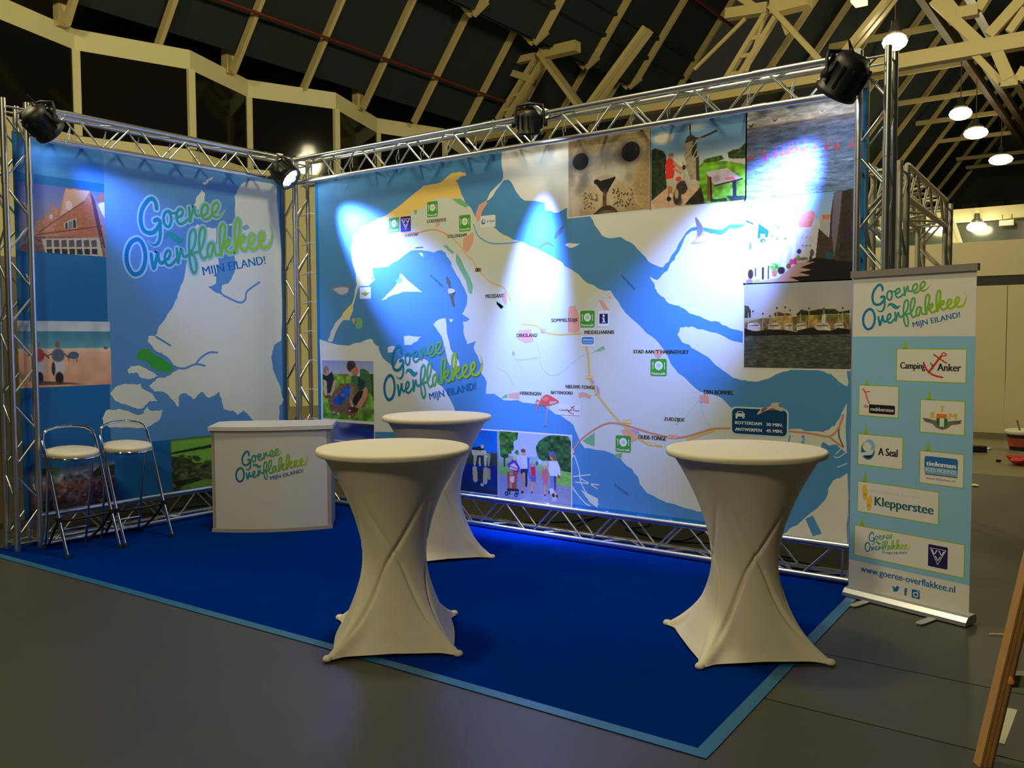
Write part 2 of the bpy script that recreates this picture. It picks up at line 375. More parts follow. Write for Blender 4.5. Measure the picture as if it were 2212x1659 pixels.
truss('truss_beam', 'silver truss beam on the floor under the long map wall', (0, WT/2, zbm), (L_-WT, WT/2, zbm), Y1, Z1, WT, VS, group=g, couplers=(.3, 2.6, 5.05))
# truss of the neighbouring booth behind
g2 = 'truss frame of the neighbouring booth'
alu2 = mat('aluminium_matt', rgb(206, 200, 184), 0.5, .7)
truss('neighbour_truss_beam', 'dull silver truss beam of the neighbouring booth running away from the tower', (5.72, .95, 2.88), (5.62, 3.0, 2.88), X1, Z1, .24, .24, m=alu2, br=.012, group=g2)
truss('neighbour_truss_leg', 'dull silver truss leg at the far end of the neighbouring booth', (5.62, 3.13, 0.0), (5.62, 3.13, 3.0), X1, Y1, .24, .24, m=alu2, br=.012, group=g2)
truss('neighbour_truss_leg', 'dull silver truss leg right behind the silver tower', (5.72, .82, 0.0), (5.72, .82, 3.0), X1, Y1, .24, .24, m=alu2, br=.012, group=g2)
truss('neighbour_truss_beam', 'dull silver truss beam crossing behind the map wall top', (2.6, 3.1, 2.88), (5.5, 3.1, 2.88), Y1, Z1, .24, .24, m=alu2, br=.012, group=g2)

# ================================================================ LED stage lights
def par(loc, tgt, label, power, grip, lit=True, angle=38, size=1.0):
    loc, tgt = Vector(loc), Vector(tgt); d = (tgt-loc).normalized()
    t = thing('stage_light', label, 'stage light', tuple(loc), group='black stage lights on the top truss')
    q = d.to_track_quat('Z', 'Y').to_matrix().to_4x4()
    S = Matrix.Scale(size, 4)
    body = MB().lathe([(.001, -.13), (.075, -.13), (.1, -.1), (.112, -.06), (.118, .07), (.126, .075), (.126, .1), (.112, .1), (.108, .075), (.001, .07)], 28, q @ S)
    for k in range(12):
        a = 2*math.pi*k/12; body.box(None, (.018, .012, .13), M=q @ S @ Matrix.Rotation(a, 4, 'Z') @ Matrix.Translation((.118, 0, -.02)))
    bd = body.build('housing', black, t)
    for k in range(7):
        a = 2*math.pi*k/6; rr = .0 if k == 6 else .062
        Mk = q @ S @ Matrix.Translation((rr*math.cos(a), rr*math.sin(a), .078))
        MB().lathe([(.029, 0), (.027, .008), (.001, .012)], 14, Mk).build('led_lens', ledglow, bd)
    # yoke: U bracket round the housing, up to the clamp
    side = q @ Vector((1, 0, 0)); side = Vector((side.x, side.y, 0)).normalized()*.135*size; up = Vector((0, 0, 1))
    grip_l = Vector(grip)-loc
    pts = [side*1.0+up*-.01, side*1.02+up*.1, side*.9+up*.15, side*.0+up*.165, side*-.9+up*.15, side*-1.02+up*.1, side*-1.0+up*-.01]
    MB().tube(pts, .012, 8).build('yoke', black, t)
    MB().tube([up*.165, (up*.165+grip_l)/2+up*.01, grip_l], .014, 8).build('hanging_bolt', alu, t)
    MB().box(grip_l, (.05, .07, .075)).build('clamp', alu, t)
    for s in (-1, 1):
        MB().lathe([(.025, 0), (.025, .03), (.001, .032)], 12, Matrix.Translation(side*s*1.02) @ (side*s).to_track_quat('Z', 'Y').to_matrix().to_4x4()).build('tilt_knob', rubber, t)
    cb = [q @ Vector((0, .05, -.13)), q @ Vector((.03, .1, -.2)), Vector((.1, .04, .02)), grip_l+Vector((.1, .06, -.02)), grip_l+Vector((.2, .05, 0))]
    MB().tube(cb, .006, 6).build('power_cable', rubber, t)
    if power:
        ld = bpy.data.lights.new('stage_beam', 'SPOT'); ld.energy = power; ld.color = STAGE; ld.spot_size = math.radians(angle); ld.spot_blend = 1.0; ld.shadow_soft_size = .07
        lo = bpy.data.objects.new('stage_beam', ld); lo.rotation_mode = 'QUATERNION'; lo.location = d*.14; lo.rotation_quaternion = d.to_track_quat('-Z', 'Y'); link(lo, t)
    return t
par((.2, -2.70, 3.44), (-.09, -1.55, 2.62), 'black stage light clamped beside the left truss tower', E_STAGE*.09, (0, -2.66, H_-.03), angle=44)
par((.17, -.27, 3.40), (1.12, .09, 2.56), 'black stage light in the corner with its glowing lens showing', E_STAGE*1.0, (0, -.2, H_-.03), angle=40)
par((3.19, -.22, 3.47), (3.03, .09, 2.12), 'small black stage light on the middle of the map wall beam', E_STAGE*.75, (3.19, 0, H_-.03), angle=36, size=.85)
par((5.70, -.24, 3.40), (5.05, .09, 2.62), 'black stage light hanging beside the right truss tower', E_STAGE*1.0, (5.72, 0, H_-.03), angle=45, size=1.12)
# ================================================================ printed artwork: planes, polygons, strokes, lettering, picture grids
VIEW = dict(o=(0, 0, 1), m=(660, 360, 3.607), n=(1200, 220, 3.19), p=(1000, 580, 2.514), a=(640, 740, 3.319), l=(0, 380, 2.962), s=(980, 920, 8.508),
            f=(1600, 230, 8.296), st=(1595, 400, 7.541), h=(1595, 600, 7.898), w=(1400, 270, 8.732), se=(1220, 280, 8.73), fa=(680, 770, 8.733),
            lh=(20, 380, 3.458), lb=(60, 930, 5.395), sg=(1560, 860, 7.373), ru=(1800, 540, 5.184), r2=(1800, 820, 5.184), r3=(1780, 1080, 5.12),
            g1=(1855, 595, 13.27), ct=(440, 890, 5.927))
class Plane:
    def __init__(s, o, u, n): s.o, s.u, s.n = np.array(o, float), np.array(u, float), np.array(n, float)
    def v(s, view, x, y):
        a, b_, k = VIEW[view]; d = ray((a+x/k, b_+y/k)); t = ((s.o-CAM)@s.n)/(d@s.n); P = CAM+d*t
        return np.array([(P-s.o)@s.u, P[2]-s.o[2]])
    def vs(s, view, pts): return [s.v(view, *p) for p in pts]
    def w3(s, p, off=0.0): return s.o+s.u*p[0]+np.array([0, 0, 1.0])*p[1]+s.n*off
LAY = .00013
def smooth_path(pts, k=6, closed=False):
    P = [np.array(p, float) for p in pts]; out = []; n = len(P)
    rng = range(n if closed else n-1)
    for i in rng:
        p0 = P[i-1] if (i > 0 or closed) else P[0]; p1 = P[i]; p2 = P[(i+1) % n]
        p3 = P[(i+2) % n] if (closed or i+2 < n) else P[-1]
        for j in range(k):
            t = j/k; out.append(.5*((2*p1)+(p2-p0)*t+(2*p0-5*p1+4*p2-p3)*t*t+(3*p1-p0-3*p2+p3)*t**3))
    if not closed: out.append(P[-1])
    return out
def coast(pts, amp=.012, it=2):
    P = [np.array(p, float) for p in pts]
    for k in range(it):
        Q = []
        for i in range(len(P)):
            a, b_ = P[i], P[(i+1) % len(P)]; d = b_-a; ln = np.hypot(*d); Q.append(a)
            if ln > .035: Q.append((a+b_)/2+np.array([-d[1], d[0]])/ln*random.uniform(-1, 1)*min(amp, ln*.13))
        P = Q
    return P
class Sheet:
    EPS = 1.6e-6
    def __init__(s, pl): s.pl = pl; s.mb = MB()
    def poly(s, pts, c, lay=1):
        P = [s.pl.w3(p, lay*LAY) for p in pts]; a = sum(pts[i][0]*pts[(i+1) % len(pts)][1]-pts[(i+1) % len(pts)][0]*pts[i][1] for i in range(len(pts)))
        idx = list(range(len(P)))
        if a < 0: idx.reverse()
        s.mb.add(P, [tuple(idx)], rgb(*c))
    def rect(s, a, b_, c, lay=1, rad=0.0):
        x0, x1 = sorted((a[0], b_[0])); y0, y1 = sorted((a[1], b_[1]))
        if rad <= 0: return s.poly([(x0, y0), (x1, y0), (x1, y1), (x0, y1)], c, lay)
        P = []
        for cx, cy, a0 in ((x1-rad, y1-rad, 0), (x0+rad, y1-rad, 90), (x0+rad, y0+rad, 180), (x1-rad, y0+rad, 270)):
            for k in range(5): t = math.radians(a0+22.5*k); P.append((cx+rad*math.cos(t), cy+rad*math.sin(t)))
        s.poly(P, c, lay)
    def ell(s, c, rx, ry, colr, lay=1, n=24, rot=0):
        s.poly([(c[0]+rx*math.cos(t)*math.cos(rot)-ry*math.sin(t)*math.sin(rot), c[1]+rx*math.cos(t)*math.sin(rot)+ry*math.sin(t)*math.cos(rot)) for t in [2*math.pi*k/n for k in range(n)]], colr, lay)
    def stroke(s, pts, w, c, lay=1, closed=False, cf=None, k=6, taper=None):
        P = smooth_path(pts, k, closed); n = len(P)
        ws = [w]*n
        if taper: ws = [w*np.interp(i/(n-1), taper[0], taper[1]) for i in range(n)]
        vs, fs, cs = [], [], []
        for i in range(n):
            t = (P[(i+1) % n]-P[i-1]) if closed else (P[min(i+1, n-1)]-P[max(i-1, 0)])
            t = t/(np.hypot(*t)+1e-9); nn = np.array([-t[1], t[0]])*ws[i]/2
            for sg in (1, -1): vs.append(P[i]+nn*sg)
        m = n if closed else n-1
        for i in range(m):
            j = (i+1) % n; q = [vs[2*i+1], vs[2*j+1], vs[2*j], vs[2*i]]; hh = lay*LAY+i*s.EPS
            s.mb.add([s.pl.w3(p, hh) for p in q], [(0, 1, 2, 3)], [cf(p) if cf else rgb(*c) for p in q])
        if not closed:
            for e in (0, n-1):
                pv = [P[e]+np.array([math.cos(a), math.sin(a)])*ws[e]/2 for a in [2*math.pi*q/10 for q in range(10)]]
                s.mb.add([s.pl.w3(p, lay*LAY+(n+2)*s.EPS) for p in pv], [tuple(range(10))], [cf(p) if cf else rgb(*c) for p in pv])
    def text(s, txt, p0, p1, cap, c, lay=2, bold=.02, cf=None):
        vs, fs, wd_ = glyphs(txt); p0, p1 = np.array(p0, float), np.array(p1, float); d = p1-p0; ln = np.hypot(*d); d = d/ln; nn = np.array([-d[1], d[0]])
        b_ = bold*cap*1.5; sx = (ln-2*b_)/wd_
        for i, sh in enumerate((-1, 0, 1) if bold else (0,)):
            P = [p0+d*(x*sx+b_*(1+sh))+nn*y*cap for x, y in vs]
            s.mb.add([s.pl.w3(p, lay*LAY+i*1.6e-5) for p in P], fs, [cf(p) if cf else rgb(*c) for p in P])
    def vtext(s, view, txt, a, b_, h, c, lay=3, bold=.02, level=True):
        p0, p1 = s.pl.v(view, *a), s.pl.v(view, *b_); cap = s.pl.v(view, a[0], a[1]-h)[1]-p0[1]
        if level: z = (p0[1]+p1[1])/2; p0[1] = p1[1] = z
        s.text(txt, p0, p1, cap, c, lay, bold)
    def build(s, name, parent, **k): return s.mb.build(name, printmat(), parent, world=True, **k)
    def flush(s, name, parent, **k):
        o = s.build(name, parent, **k); s.mb = MB(); return o
_GL = {}
def glyphs(txt, bold=0):
    if (txt, bold) in _GL: return _GL[(txt, bold)]
    cu = bpy.data.curves.new('t', 'FONT'); cu.body = txt; cu.size = 1; cu.offset = bold; cu.resolution_u = 3; cu.fill_mode = 'FRONT'
    o = bpy.data.objects.new('t', cu); me = bpy.data.meshes.new_from_object(o)
    v = [(a.co.x, a.co.y) for a in me.vertices]; f = [tuple(p.vertices) for p in me.polygons]
    bpy.data.objects.remove(o); bpy.data.curves.remove(cu); bpy.data.meshes.remove(me)
    if not v: return [(0, 0)], [], 1
    x0, x1 = min(a[0] for a in v), max(a[0] for a in v); CAPH = .73
    v = [(a-x0, b_/CAPH) for a, b_ in v]
    _GL[(txt, bold)] = (v, f, x1-x0); return _GL[(txt, bold)]

def vnoise(nx, ny, cx, cy, seed):
    r = np.random.default_rng(seed); g_ = r.random((cy+2, cx+2))
    X = np.linspace(0, cx, nx); Y = np.linspace(0, cy, ny); xi = np.minimum(X.astype(int), cx-1); yi = np.minimum(Y.astype(int), cy-1)
    fx = (X-xi); fy = (Y-yi); fx = fx*fx*(3-2*fx); fy = (fy*fy*(3-2*fy))[:, None]
    a = g_[yi][:, xi]; b_ = g_[yi][:, xi+1]; c = g_[yi+1][:, xi]; d = g_[yi+1][:, xi+1]
    return (a*(1-fx)+b_*fx)*(1-fy)+(c*(1-fx)+d*fx)*fy
class Canvas:      # a printed picture as a fine coloured grid in its plane
    def __init__(s, pl, view, tl, br, cells=None, rect=None):
        s.pl, s.view = pl, view
        a, b_ = (pl.v(view, *tl), pl.v(view, *br)) if rect is None else rect
        s.x0, s.x1, s.z0, s.z1 = a[0], b_[0], b_[1], a[1]
        if cells is None: cells = int(max(110, min(250, (s.x1-s.x0)*300)))
        s.nx = cells; s.ny = max(30, int(cells*(s.z1-s.z0)/(s.x1-s.x0)))
        s.X, s.Z = np.meshgrid(np.linspace(s.x0, s.x1, s.nx), np.linspace(s.z1, s.z0, s.ny)); s.I = np.zeros((s.ny, s.nx, 3)); s.k = 11
    def P(s, pts): return [s.pl.v(s.view, *p) for p in pts]
    def vgrad(s, stops):      # stops: (fraction from top, colour)
        t = (s.z1-s.Z)/(s.z1-s.z0); xs = [q[0] for q in stops]
        for c in range(3): s.I[..., c] = np.interp(t, xs, [q[1][c] for q in stops])
    def mask(s, pts):
        P = s.P(pts); ins = np.zeros(s.X.shape, bool)
        for i in range(len(P)):
            (xa, ya), (xb, yb) = P[i], P[(i+1) % len(P)]
            if ya == yb: continue
            ins ^= ((s.Z < ya) != (s.Z < yb)) & (s.X < (xb-xa)*(s.Z-ya)/(yb-ya)+xa)
        return ins
    def put(s, m, c, al=1.0, tex=0.0, cells=(40, 40)):
        cc = np.array(c, float)[None, None]*np.ones(s.I.shape)
        if tex: s.k += 1; cc = cc*(1+tex*(2*vnoise(s.nx, s.ny, *cells, s.k)-1))[..., None]
        a = (m*al)[..., None] if m.dtype != bool else (m.astype(float)*al)[..., None]
        s.I = s.I*(1-a)+cc*a
    def poly(s, pts, c, al=1.0, tex=0.0, cells=(40, 40)): s.put(s.mask(pts), c, al, tex, cells)
    def ell(s, c, rx, ry, colr, al=1.0, soft=.12, tex=0.0):
        q = s.P([c, (c[0]+rx, c[1]), (c[0], c[1]+ry)]); a = abs(q[1][0]-q[0][0])+1e-6; b_ = abs(q[2][1]-q[0][1])+1e-6
        d = np.sqrt(((s.X-q[0][0])/a)**2+((s.Z-q[0][1])/b_)**2); s.put(np.clip((1+soft-d)/(2*soft), 0, 1), colr, al, tex)
    def line(s, pts, w, c, al=1.0):
        P = s.P(pts); wd_ = w*(s.x1-s.x0)
        for i in range(len(P)-1):
            a, b_ = P[i], P[i+1]; d = b_-a; l2 = d@d+1e-12; t = np.clip(((s.X-a[0])*d[0]+(s.Z-a[1])*d[1])/l2, 0, 1)
            s.put(np.hypot(s.X-a[0]-t*d[0], s.Z-a[1]-t*d[1]) < wd_/2, c, al)
    def grain(s, amp, cells, stretch=1): s.k += 1; s.I = s.I*(1+amp*(2*vnoise(s.nx, s.ny, max(2, int(cells)), max(2, int(cells*stretch*s.ny/s.nx)), s.k)-1))[..., None]
    def grain_in(s, pts, amp, cells, stretch=1):
        m = s.mask(pts)[..., None]; old = s.I.copy(); s.grain(amp, cells, stretch); s.I = np.where(m, s.I, old)
    def build(s, name, parent, label, lay=4):
        n, m = s.nx, s.ny; wl = wloc(parent); co = np.stack([s.pl.o[k]+s.pl.u[k]*s.X+(k == 2)*s.Z+s.pl.n[k]*lay*LAY-wl[k] for k in range(3)], -1).reshape(-1, 3)
        i = np.arange(n*m).reshape(m, n); q = np.stack([i[1:, :-1], i[1:, 1:], i[:-1, 1:], i[:-1, :-1]], -1).reshape(-1, 4)
        me = bpy.data.meshes.new(name); me.vertices.add(n*m); me.vertices.foreach_set('co', co.astype(np.float32).ravel())
        me.loops.add(q.size); me.loops.foreach_set('vertex_index', q.astype(np.int32).ravel()); me.polygons.add(len(q))
        me.polygons.foreach_set('loop_start', np.arange(0, q.size, 4, dtype=np.int32)); me.update(calc_edges=True)
        ca = me.color_attributes.new('Col', 'FLOAT_COLOR', 'POINT'); a = np.ones((n*m, 4), np.float32); a[:, :3] = s2l(np.clip(s.I, 0, 255)).reshape(-1, 3)
        ca.data.foreach_set('color', a.ravel()); me.materials.append(printmat())
        return link(bpy.data.objects.new(name, me), parent, label)

# ---- the hand-lettered island logo: strokes in a shared local frame
GSTR = [([(685, 420), (680, 350), (650, 290), (610, 265), (550, 290), (480, 370), (420, 480), (395, 600), (405, 720), (450, 810), (530, 840), (620, 820), (690, 750), (738, 680), (740, 630), (700, 600), (645, 625)], 72, 0, None),
 ([(740, 690), (745, 800), (730, 920), (690, 1000), (630, 1035), (560, 1015), (505, 965)], 62, 0, ((0, .5, 1), (1, .9, .15))),
 ([(900, 440), (835, 480), (810, 570), (825, 660), (880, 705), (930, 670), (955, 570), (935, 470)], 50, 1, None),
 ([(930, 445), (1000, 465), (1055, 440)], 42, 0, None),
 ([(1085, 520), (1150, 490), (1180, 430), (1160, 380), (1110, 385), (1065, 450), (1055, 540), (1085, 615), (1130, 632), (1200, 600), (1270, 540)], 50, 0, None),
 ([(1300, 335), (1310, 460), (1315, 580), (1345, 470), (1400, 310), (1415, 400), (1450, 455), (1540, 435)], 50, 0, None),
 ([(1560, 450), (1640, 405), (1680, 320), (1660, 250), (1610, 250), (1560, 310), (1545, 400), (1570, 475), (1620, 503), (1690, 475), (1760, 410)], 50, 0, None),
 ([(1760, 390), (1840, 340), (1900, 250), (1890, 185), (1850, 180), (1790, 230), (1760, 320), (1780, 405), (1830, 440), (1900, 425), (1970, 370), (2050, 275)], 50, 0, ((0, .75, 1), (1, 1, .1))),
 ([(315, 965), (230, 1010), (165, 1100), (130, 1220), (130, 1340), (165, 1450), (230, 1530), (290, 1540), (370, 1500), (430, 1400), (460, 1270), (455, 1150), (420, 1040), (370, 980)], 72, 1, None),
 ([(565, 1190), (580, 1300), (605, 1430), (650, 1300), (690, 1150), (695, 1240), (720, 1310), (760, 1325), (820, 1280)], 60, 0, None),
 ([(830, 1275), (890, 1230), (920, 1150), (900, 1105), (860, 1115), (820, 1190), (820, 1280), (850, 1345), (910, 1355), (970, 1310), (1040, 1230)], 52, 0, None),
 ([(1045, 1060), (1055, 1180), (1065, 1310), (1090, 1190), (1135, 1060), (1150, 1130), (1190, 1190), (1280, 1150)], 54, 0, None),
 ([(1290, 1140), (1380, 1000), (1420, 850), (1410, 730), (1370, 705), (1310, 780), (1285, 950), (1285, 1130), (1300, 1300), (1340, 1430), (1380, 1455), (1420, 1380), (1410, 1250), (1370, 1150), (1330, 1125), (1440, 1090), (1490, 1070)], 50, 0, None),
 ([(1480, 1090), (1560, 950), (1605, 780), (1600, 670), (1560, 645), (1510, 720), (1485, 880), (1490, 1060), (1530, 1170), (1580, 1195), (1660, 1130)], 50, 0, None),
 ([(1765, 905), (1700, 920), (1655, 1010), (1655, 1110), (1690, 1160), (1735, 1110), (1790, 915), (1795, 1030), (1830, 1105), (1910, 1100)], 52, 0, None),
 ([(1930, 1110), (1980, 900), (2020, 700), (2025, 590), (1980, 545), (1930, 610), (1910, 760), (1910, 950), (1930, 1110), (1960, 1000), (2020, 880), (2100, 810), (2120, 850), (2080, 930), (2020, 970), (2060, 1030), (2120, 1060), (2210, 1000)], 55, 0, None),
 ([(2250, 1020), (2290, 850), (2330, 650), (2340, 480), (2300, 430), (2250, 500), (2225, 680), (2230, 870), (2250, 1030), (2290, 900), (2360, 770), (2420, 730), (2440, 770), (2400, 830), (2340, 870), (2370, 950), (2440, 980), (2530, 910)], 58, 0, None),
 ([(2540, 885), (2620, 820), (2660, 740), (2640, 690), (2590, 690), (2540, 760), (2535, 860), (2570, 930), (2640, 950), (2720, 900), (2780, 840)], 55, 0, None),
 ([(2780, 830), (2850, 760), (2880, 690), (2860, 630), (2810, 640), (2770, 720), (2770, 810), (2810, 880), (2880, 900), (2960, 880), (3030, 800), (3070, 690), (3070, 570), (3020, 450)], 60, 0, ((0, .6, .72, 1), (1, 1, 1, .1)))]
GTIL = [(815, 920), (835, 830), (870, 795), (940, 790), (1010, 805), (1080, 860), (1140, 875), (1195, 850), (1180, 900), (1120, 960), (1060, 970), (990, 935), (930, 870), (880, 860), (855, 880), (840, 915)]
LSTOP = ([100, 900, 1500, 2100, 3070], [(0, 112, 188), (28, 140, 160), (84, 166, 110), (128, 182, 52), (172, 200, 16)])
def logo(sheet, p0, width, glow=None, lay=5, ru_plane=None, mapf=None, sub=True):
    k = width/2970.0
    T = mapf or (lambda x, y: np.array([p0[0]+(x-100)*k, p0[1]+(1540-y)*k]))
    inv = lambda p: 100+(p[0]-T(100, 1540)[0])/(T(3070, 1540)[0]-T(100, 1540)[0])*2970
    cf = lambda p: tuple(s2l([np.interp(inv(p), LSTOP[0], [c[q] for c in LSTOP[1]]) for q in range(3)]))
    if glow:
        for pts, w, cl, tp in GSTR: sheet.stroke([T(*p) for p in pts], (w+66)*k, glow, lay-1, bool(cl), taper=tp, k=4)
    for pts, w, cl, tp in GSTR: sheet.stroke([T(*p) for p in pts], w*k, None, lay, bool(cl), cf=cf, taper=tp)
    P = [T(*p) for p in GTIL]; P.reverse() if False else None
    sheet.poly(P, (38, 148, 148), lay)
    if sub: sheet.text('MIJN EILAND!', T(1555, 1490), T(2915, 1195), 158*k, (0, 104, 180), lay, .018)
# ================================================================ the two hanging map banners
SEA, LAND, DEEP = (80, 142, 198), (214, 218, 208), (0, 98, 166)
GREEN, SALM, YEL = (126, 184, 132), (232, 168, 146), (232, 190, 96)
YB, XB = .09, -.09
PB = Plane((0, YB, 0), (1, 0, 0), (0, -1, 0)); PL = Plane((XB, 0, 0), (0, 1, 0), (1, 0, 0))
bx0, bx1, bz0, bz1 = .245, 5.742, .255, 3.40
ly0, ly1 = -2.80, -.10
def cloth(pl, x0, x1, z0, z1, name, par, m, t=.004, ripple=0):
    b = MB(); nx, nz = 40, 24
    F = [pl.w3((x0+(x1-x0)*i/nx, z0+(z1-z0)*j/nz), 0) for j in range(nz+1) for i in range(nx+1)]
    B = [p-pl.n*t for p in F]
    q = [(j*(nx+1)+i, j*(nx+1)+i+1, (j+1)*(nx+1)+i+1, (j+1)*(nx+1)+i) for j in range(nz) for i in range(nx)]
    b.add(F, q); b.add(B, [f[::-1] for f in q])
    return b.build(name, m, par, world=True)
back = thing('map_banner', 'wide blue banner printed with an island road map and holiday photos', 'banner', ((bx0+bx1)/2, YB, bz0))
left = thing('map_banner', 'short wall banner printed with a country map and a green island', 'banner', (XB, (ly0+ly1)/2, bz0-.03))
bfab = cloth(PB, bx0-.03, bx1+.02, bz0, bz1, 'fabric', back, bluefab)
lfab = cloth(PL, ly0, ly1, bz0-.03, bz1, 'fabric', left, mat('blue_banner_fabric', rgb(*DEEP), .65))
# ---- long wall: sea and land
S = Sheet(PB); V = PB.vs
e0 = PB.v('o', 690, 600)[0]
S.rect((e0, bz0+.045), (bx1-.045, bz1-.02), SEA, 1)
def land(view, pts, c=LAND, lay=2, amp=.012, it=2): S.poly(coast(V(view, pts), amp, it), c, lay)
isl = V('m', [(820, 655), (720, 730), (640, 780), (520, 790), (540, 880), (490, 930), (430, 930), (410, 950), (385, 1040), (370, 1120), (340, 1200), (290, 1200), (240, 1280), (210, 1362), (170, 1360), (200, 1280), (230, 1220), (280, 1170), (320, 1110), (360, 1070), (380, 1010), (400, 920), (390, 830), (360, 720), (350, 640), (370, 540), (430, 470), (520, 430), (620, 385), (720, 320), (800, 250), (860, 200), (920, 150), (1040, 130), (1120, 140), (1190, 140), (1215, 215), (1250, 290), (1290, 320), (1330, 400), (1400, 440), (1480, 480), (1540, 530), (1620, 570), (1700, 590), (1780, 630), (1900, 690), (2000, 745)])
isl += V('n', [(60, 1130), (160, 1190), (220, 1250), (300, 1290), (380, 1300), (410, 1350), (450, 1410), (520, 1490)])
isl += V('p', [(960, 310), (1040, 380), (1090, 440), (1130, 520), (1170, 570), (1230, 620), (1290, 670), (1340, 680), (1400, 700), (1450, 750), (1500, 790), (1600, 830), (1700, 850)])
isl += V('sg', [(1040, 500), (1250, 490), (1400, 530), (1600, 540), (1700, 500), (1800, 440), (1860, 340), (1900, 240), (1950, 150), (1990, 80), (1985, 880), (1880, 800), (1830, 740), (1700, 760), (1600, 700), (1580, 780), (1500, 800), (1400, 790), (1250, 760), (1040, 740)])
isl += V('p', [(1500, 1000), (1480, 1200), (1420, 1330), (1290, 1320), (1250, 1310), (1150, 1280), (1060, 1250), (1000, 1220), (960, 1170), (950, 1130), (920, 1090), (860, 1040), (800, 1000), (720, 985), (660, 975), (640, 950), (620, 900), (600, 850), (560, 820), (500, 790), (450, 750), (400, 735), (350, 730), (300, 715), (220, 715), (170, 680), (125, 680), (130, 620), (100, 570), (100, 520)])
isl += V('m', [(1340, 1470), (1310, 1410), (1330, 1360), (1300, 1370), (1260, 1385), (1245, 1340), (1230, 1280), (1225, 1210), (1280, 1190), (1250, 1170), (1220, 1150), (1240, 1110), (1260, 1040), (1250, 980), (1220, 920), (1180, 850), (1140, 780), (1120, 720), (1090, 670), (1060, 650), (1000, 670), (930, 655), (860, 650)])
S.poly(coast(isl, .01, 1), LAND, 2)
# north mainland
nl = V('m', [(1530, -60), (1530, 0), (1540, 90), (1500, 140), (1440, 200), (1410, 265), (1440, 250), (1480, 190), (1545, 105), (1580, 100), (1620, 150), (1660, 220), (1710, 265), (1860, 280), (1870, 340), (1900, 340), (1940, 360), (2000, 340), (2045, 315)])
nl += V('n', [(90, 730), (240, 790), (270, 850), (320, 920), (370, 940), (450, 930), (520, 970), (560, 1010), (600, 1050), (640, 1100), (700, 1130), (740, 1140), (780, 1100), (830, 1020), (880, 930), (920, 880), (960, 862), (1040, 868), (1150, 880), (1200, 845), (1320, 840), (1320, 60), (500, 60)])
nl = [p for p in nl]; nl[-1][1] = bz1-.03; nl[0][1] = bz1-.03; nl[-2][1] = bz1-.03
S.poly(coast(nl, .008, 1), (230, 228, 224), 2)
land('n', [(650, 1205), (700, 1228), (770, 1165), (820, 1090), (870, 990), (920, 905), (960, 888), (1040, 895), (1150, 915), (1200, 870), (1320, 860), (1320, 1600), (1200, 1560), (1100, 1510), (1000, 1480), (900, 1435), (850, 1405), (800, 1395), (770, 1380), (730, 1340), (700, 1310), (680, 1250)], (232, 232, 228))
land('p', [(1165, 360), (1180, 320), (1240, 315), (1300, 330), (1400, 360), (1500, 400), (1560, 430), (1780, 552), (1720, 568), (1640, 602), (1560, 612), (1500, 602), (1440, 572), (1380, 530), (1330, 480), (1260, 440), (1190, 400)], (226, 228, 222))
land('p', [(1880, 540), (1960, 560), (2030, 600), (2088, 640), (2088, 530)])
land('p', [(1690, 1480), (1760, 1430), (1830, 1380), (1900, 1320), (1980, 1230), (2000, 1170), (2030, 1140), (2088, 1110), (2088, 1490)], (220, 218, 206))
S.poly(V('p', [(1860, 1360), (1900, 1340), (1950, 1440), (1900, 1455)]), SEA, 3)
sch = V('m', [(110, 1345), (180, 1370), (340, 1395), (430, 1370), (510, 1340), (530, 1370), (570, 1400)]) + V('a', [(600, 70), (640, 130), (700, 180), (730, 120), (770, 100), (880, 110), (940, 130), (970, 180), (1000, 210), (1015, 290), (1070, 350), (1110, 420), (1140, 490), (1150, 560), (1120, 640), (560, 640), (180, 600)])
S.poly(coast(sch, .01, 1), (226, 228, 226), 2)
for pts in ([(995, 1230), (1040, 1190), (1090, 1180), (1100, 1260), (1110, 1330), (1130, 1420), (1180, 1490), (1200, 1540), (1190, 1570), (1160, 1580), (1120, 1540), (1100, 1480), (1080, 1400), (1060, 1320), (1030, 1280)], [(765, 1320), (800, 1315), (900, 1325), (870, 1360), (820, 1390), (770, 1390)], [(640, 1410), (680, 1395), (720, 1410), (700, 1450), (640, 1450)], [(590, 1040), (640, 990), (700, 930), (740, 830), (790, 880), (910, 980), (850, 975), (760, 975), (680, 1000), (620, 1035)], [(880, 670), (910, 670), (920, 705)], [(1120, 1185), (1155, 1190), (1130, 1215)], [(2020, 610), (2060, 595), (2140, 600), (2070, 635)]):
    land('m', pts, (226, 232, 232), 3, .006, 1)
land('m', [(620, 385), (720, 315), (800, 248), (860, 198), (920, 148), (1040, 128), (1080, 100), (1140, 50), (1200, 40), (1245, 45), (1250, 70), (1205, 80), (1170, 110), (1190, 140), (1215, 215), (1190, 250), (1130, 245), (1060, 240), (1010, 250), (960, 290), (900, 330), (850, 340), (790, 390), (740, 402), (650, 402)], (244, 206, 110), 3, .006, 1)
land('m', [(360, 720), (390, 830), (400, 920), (430, 928), (490, 925), (535, 880), (520, 800), (440, 780), (380, 690)], (238, 226, 150), 3, .005, 1)
land('m', [(280, 1170), (320, 1110), (360, 1070), (372, 1080), (340, 1160), (300, 1180)], (240, 214, 130), 3, .003, 1)
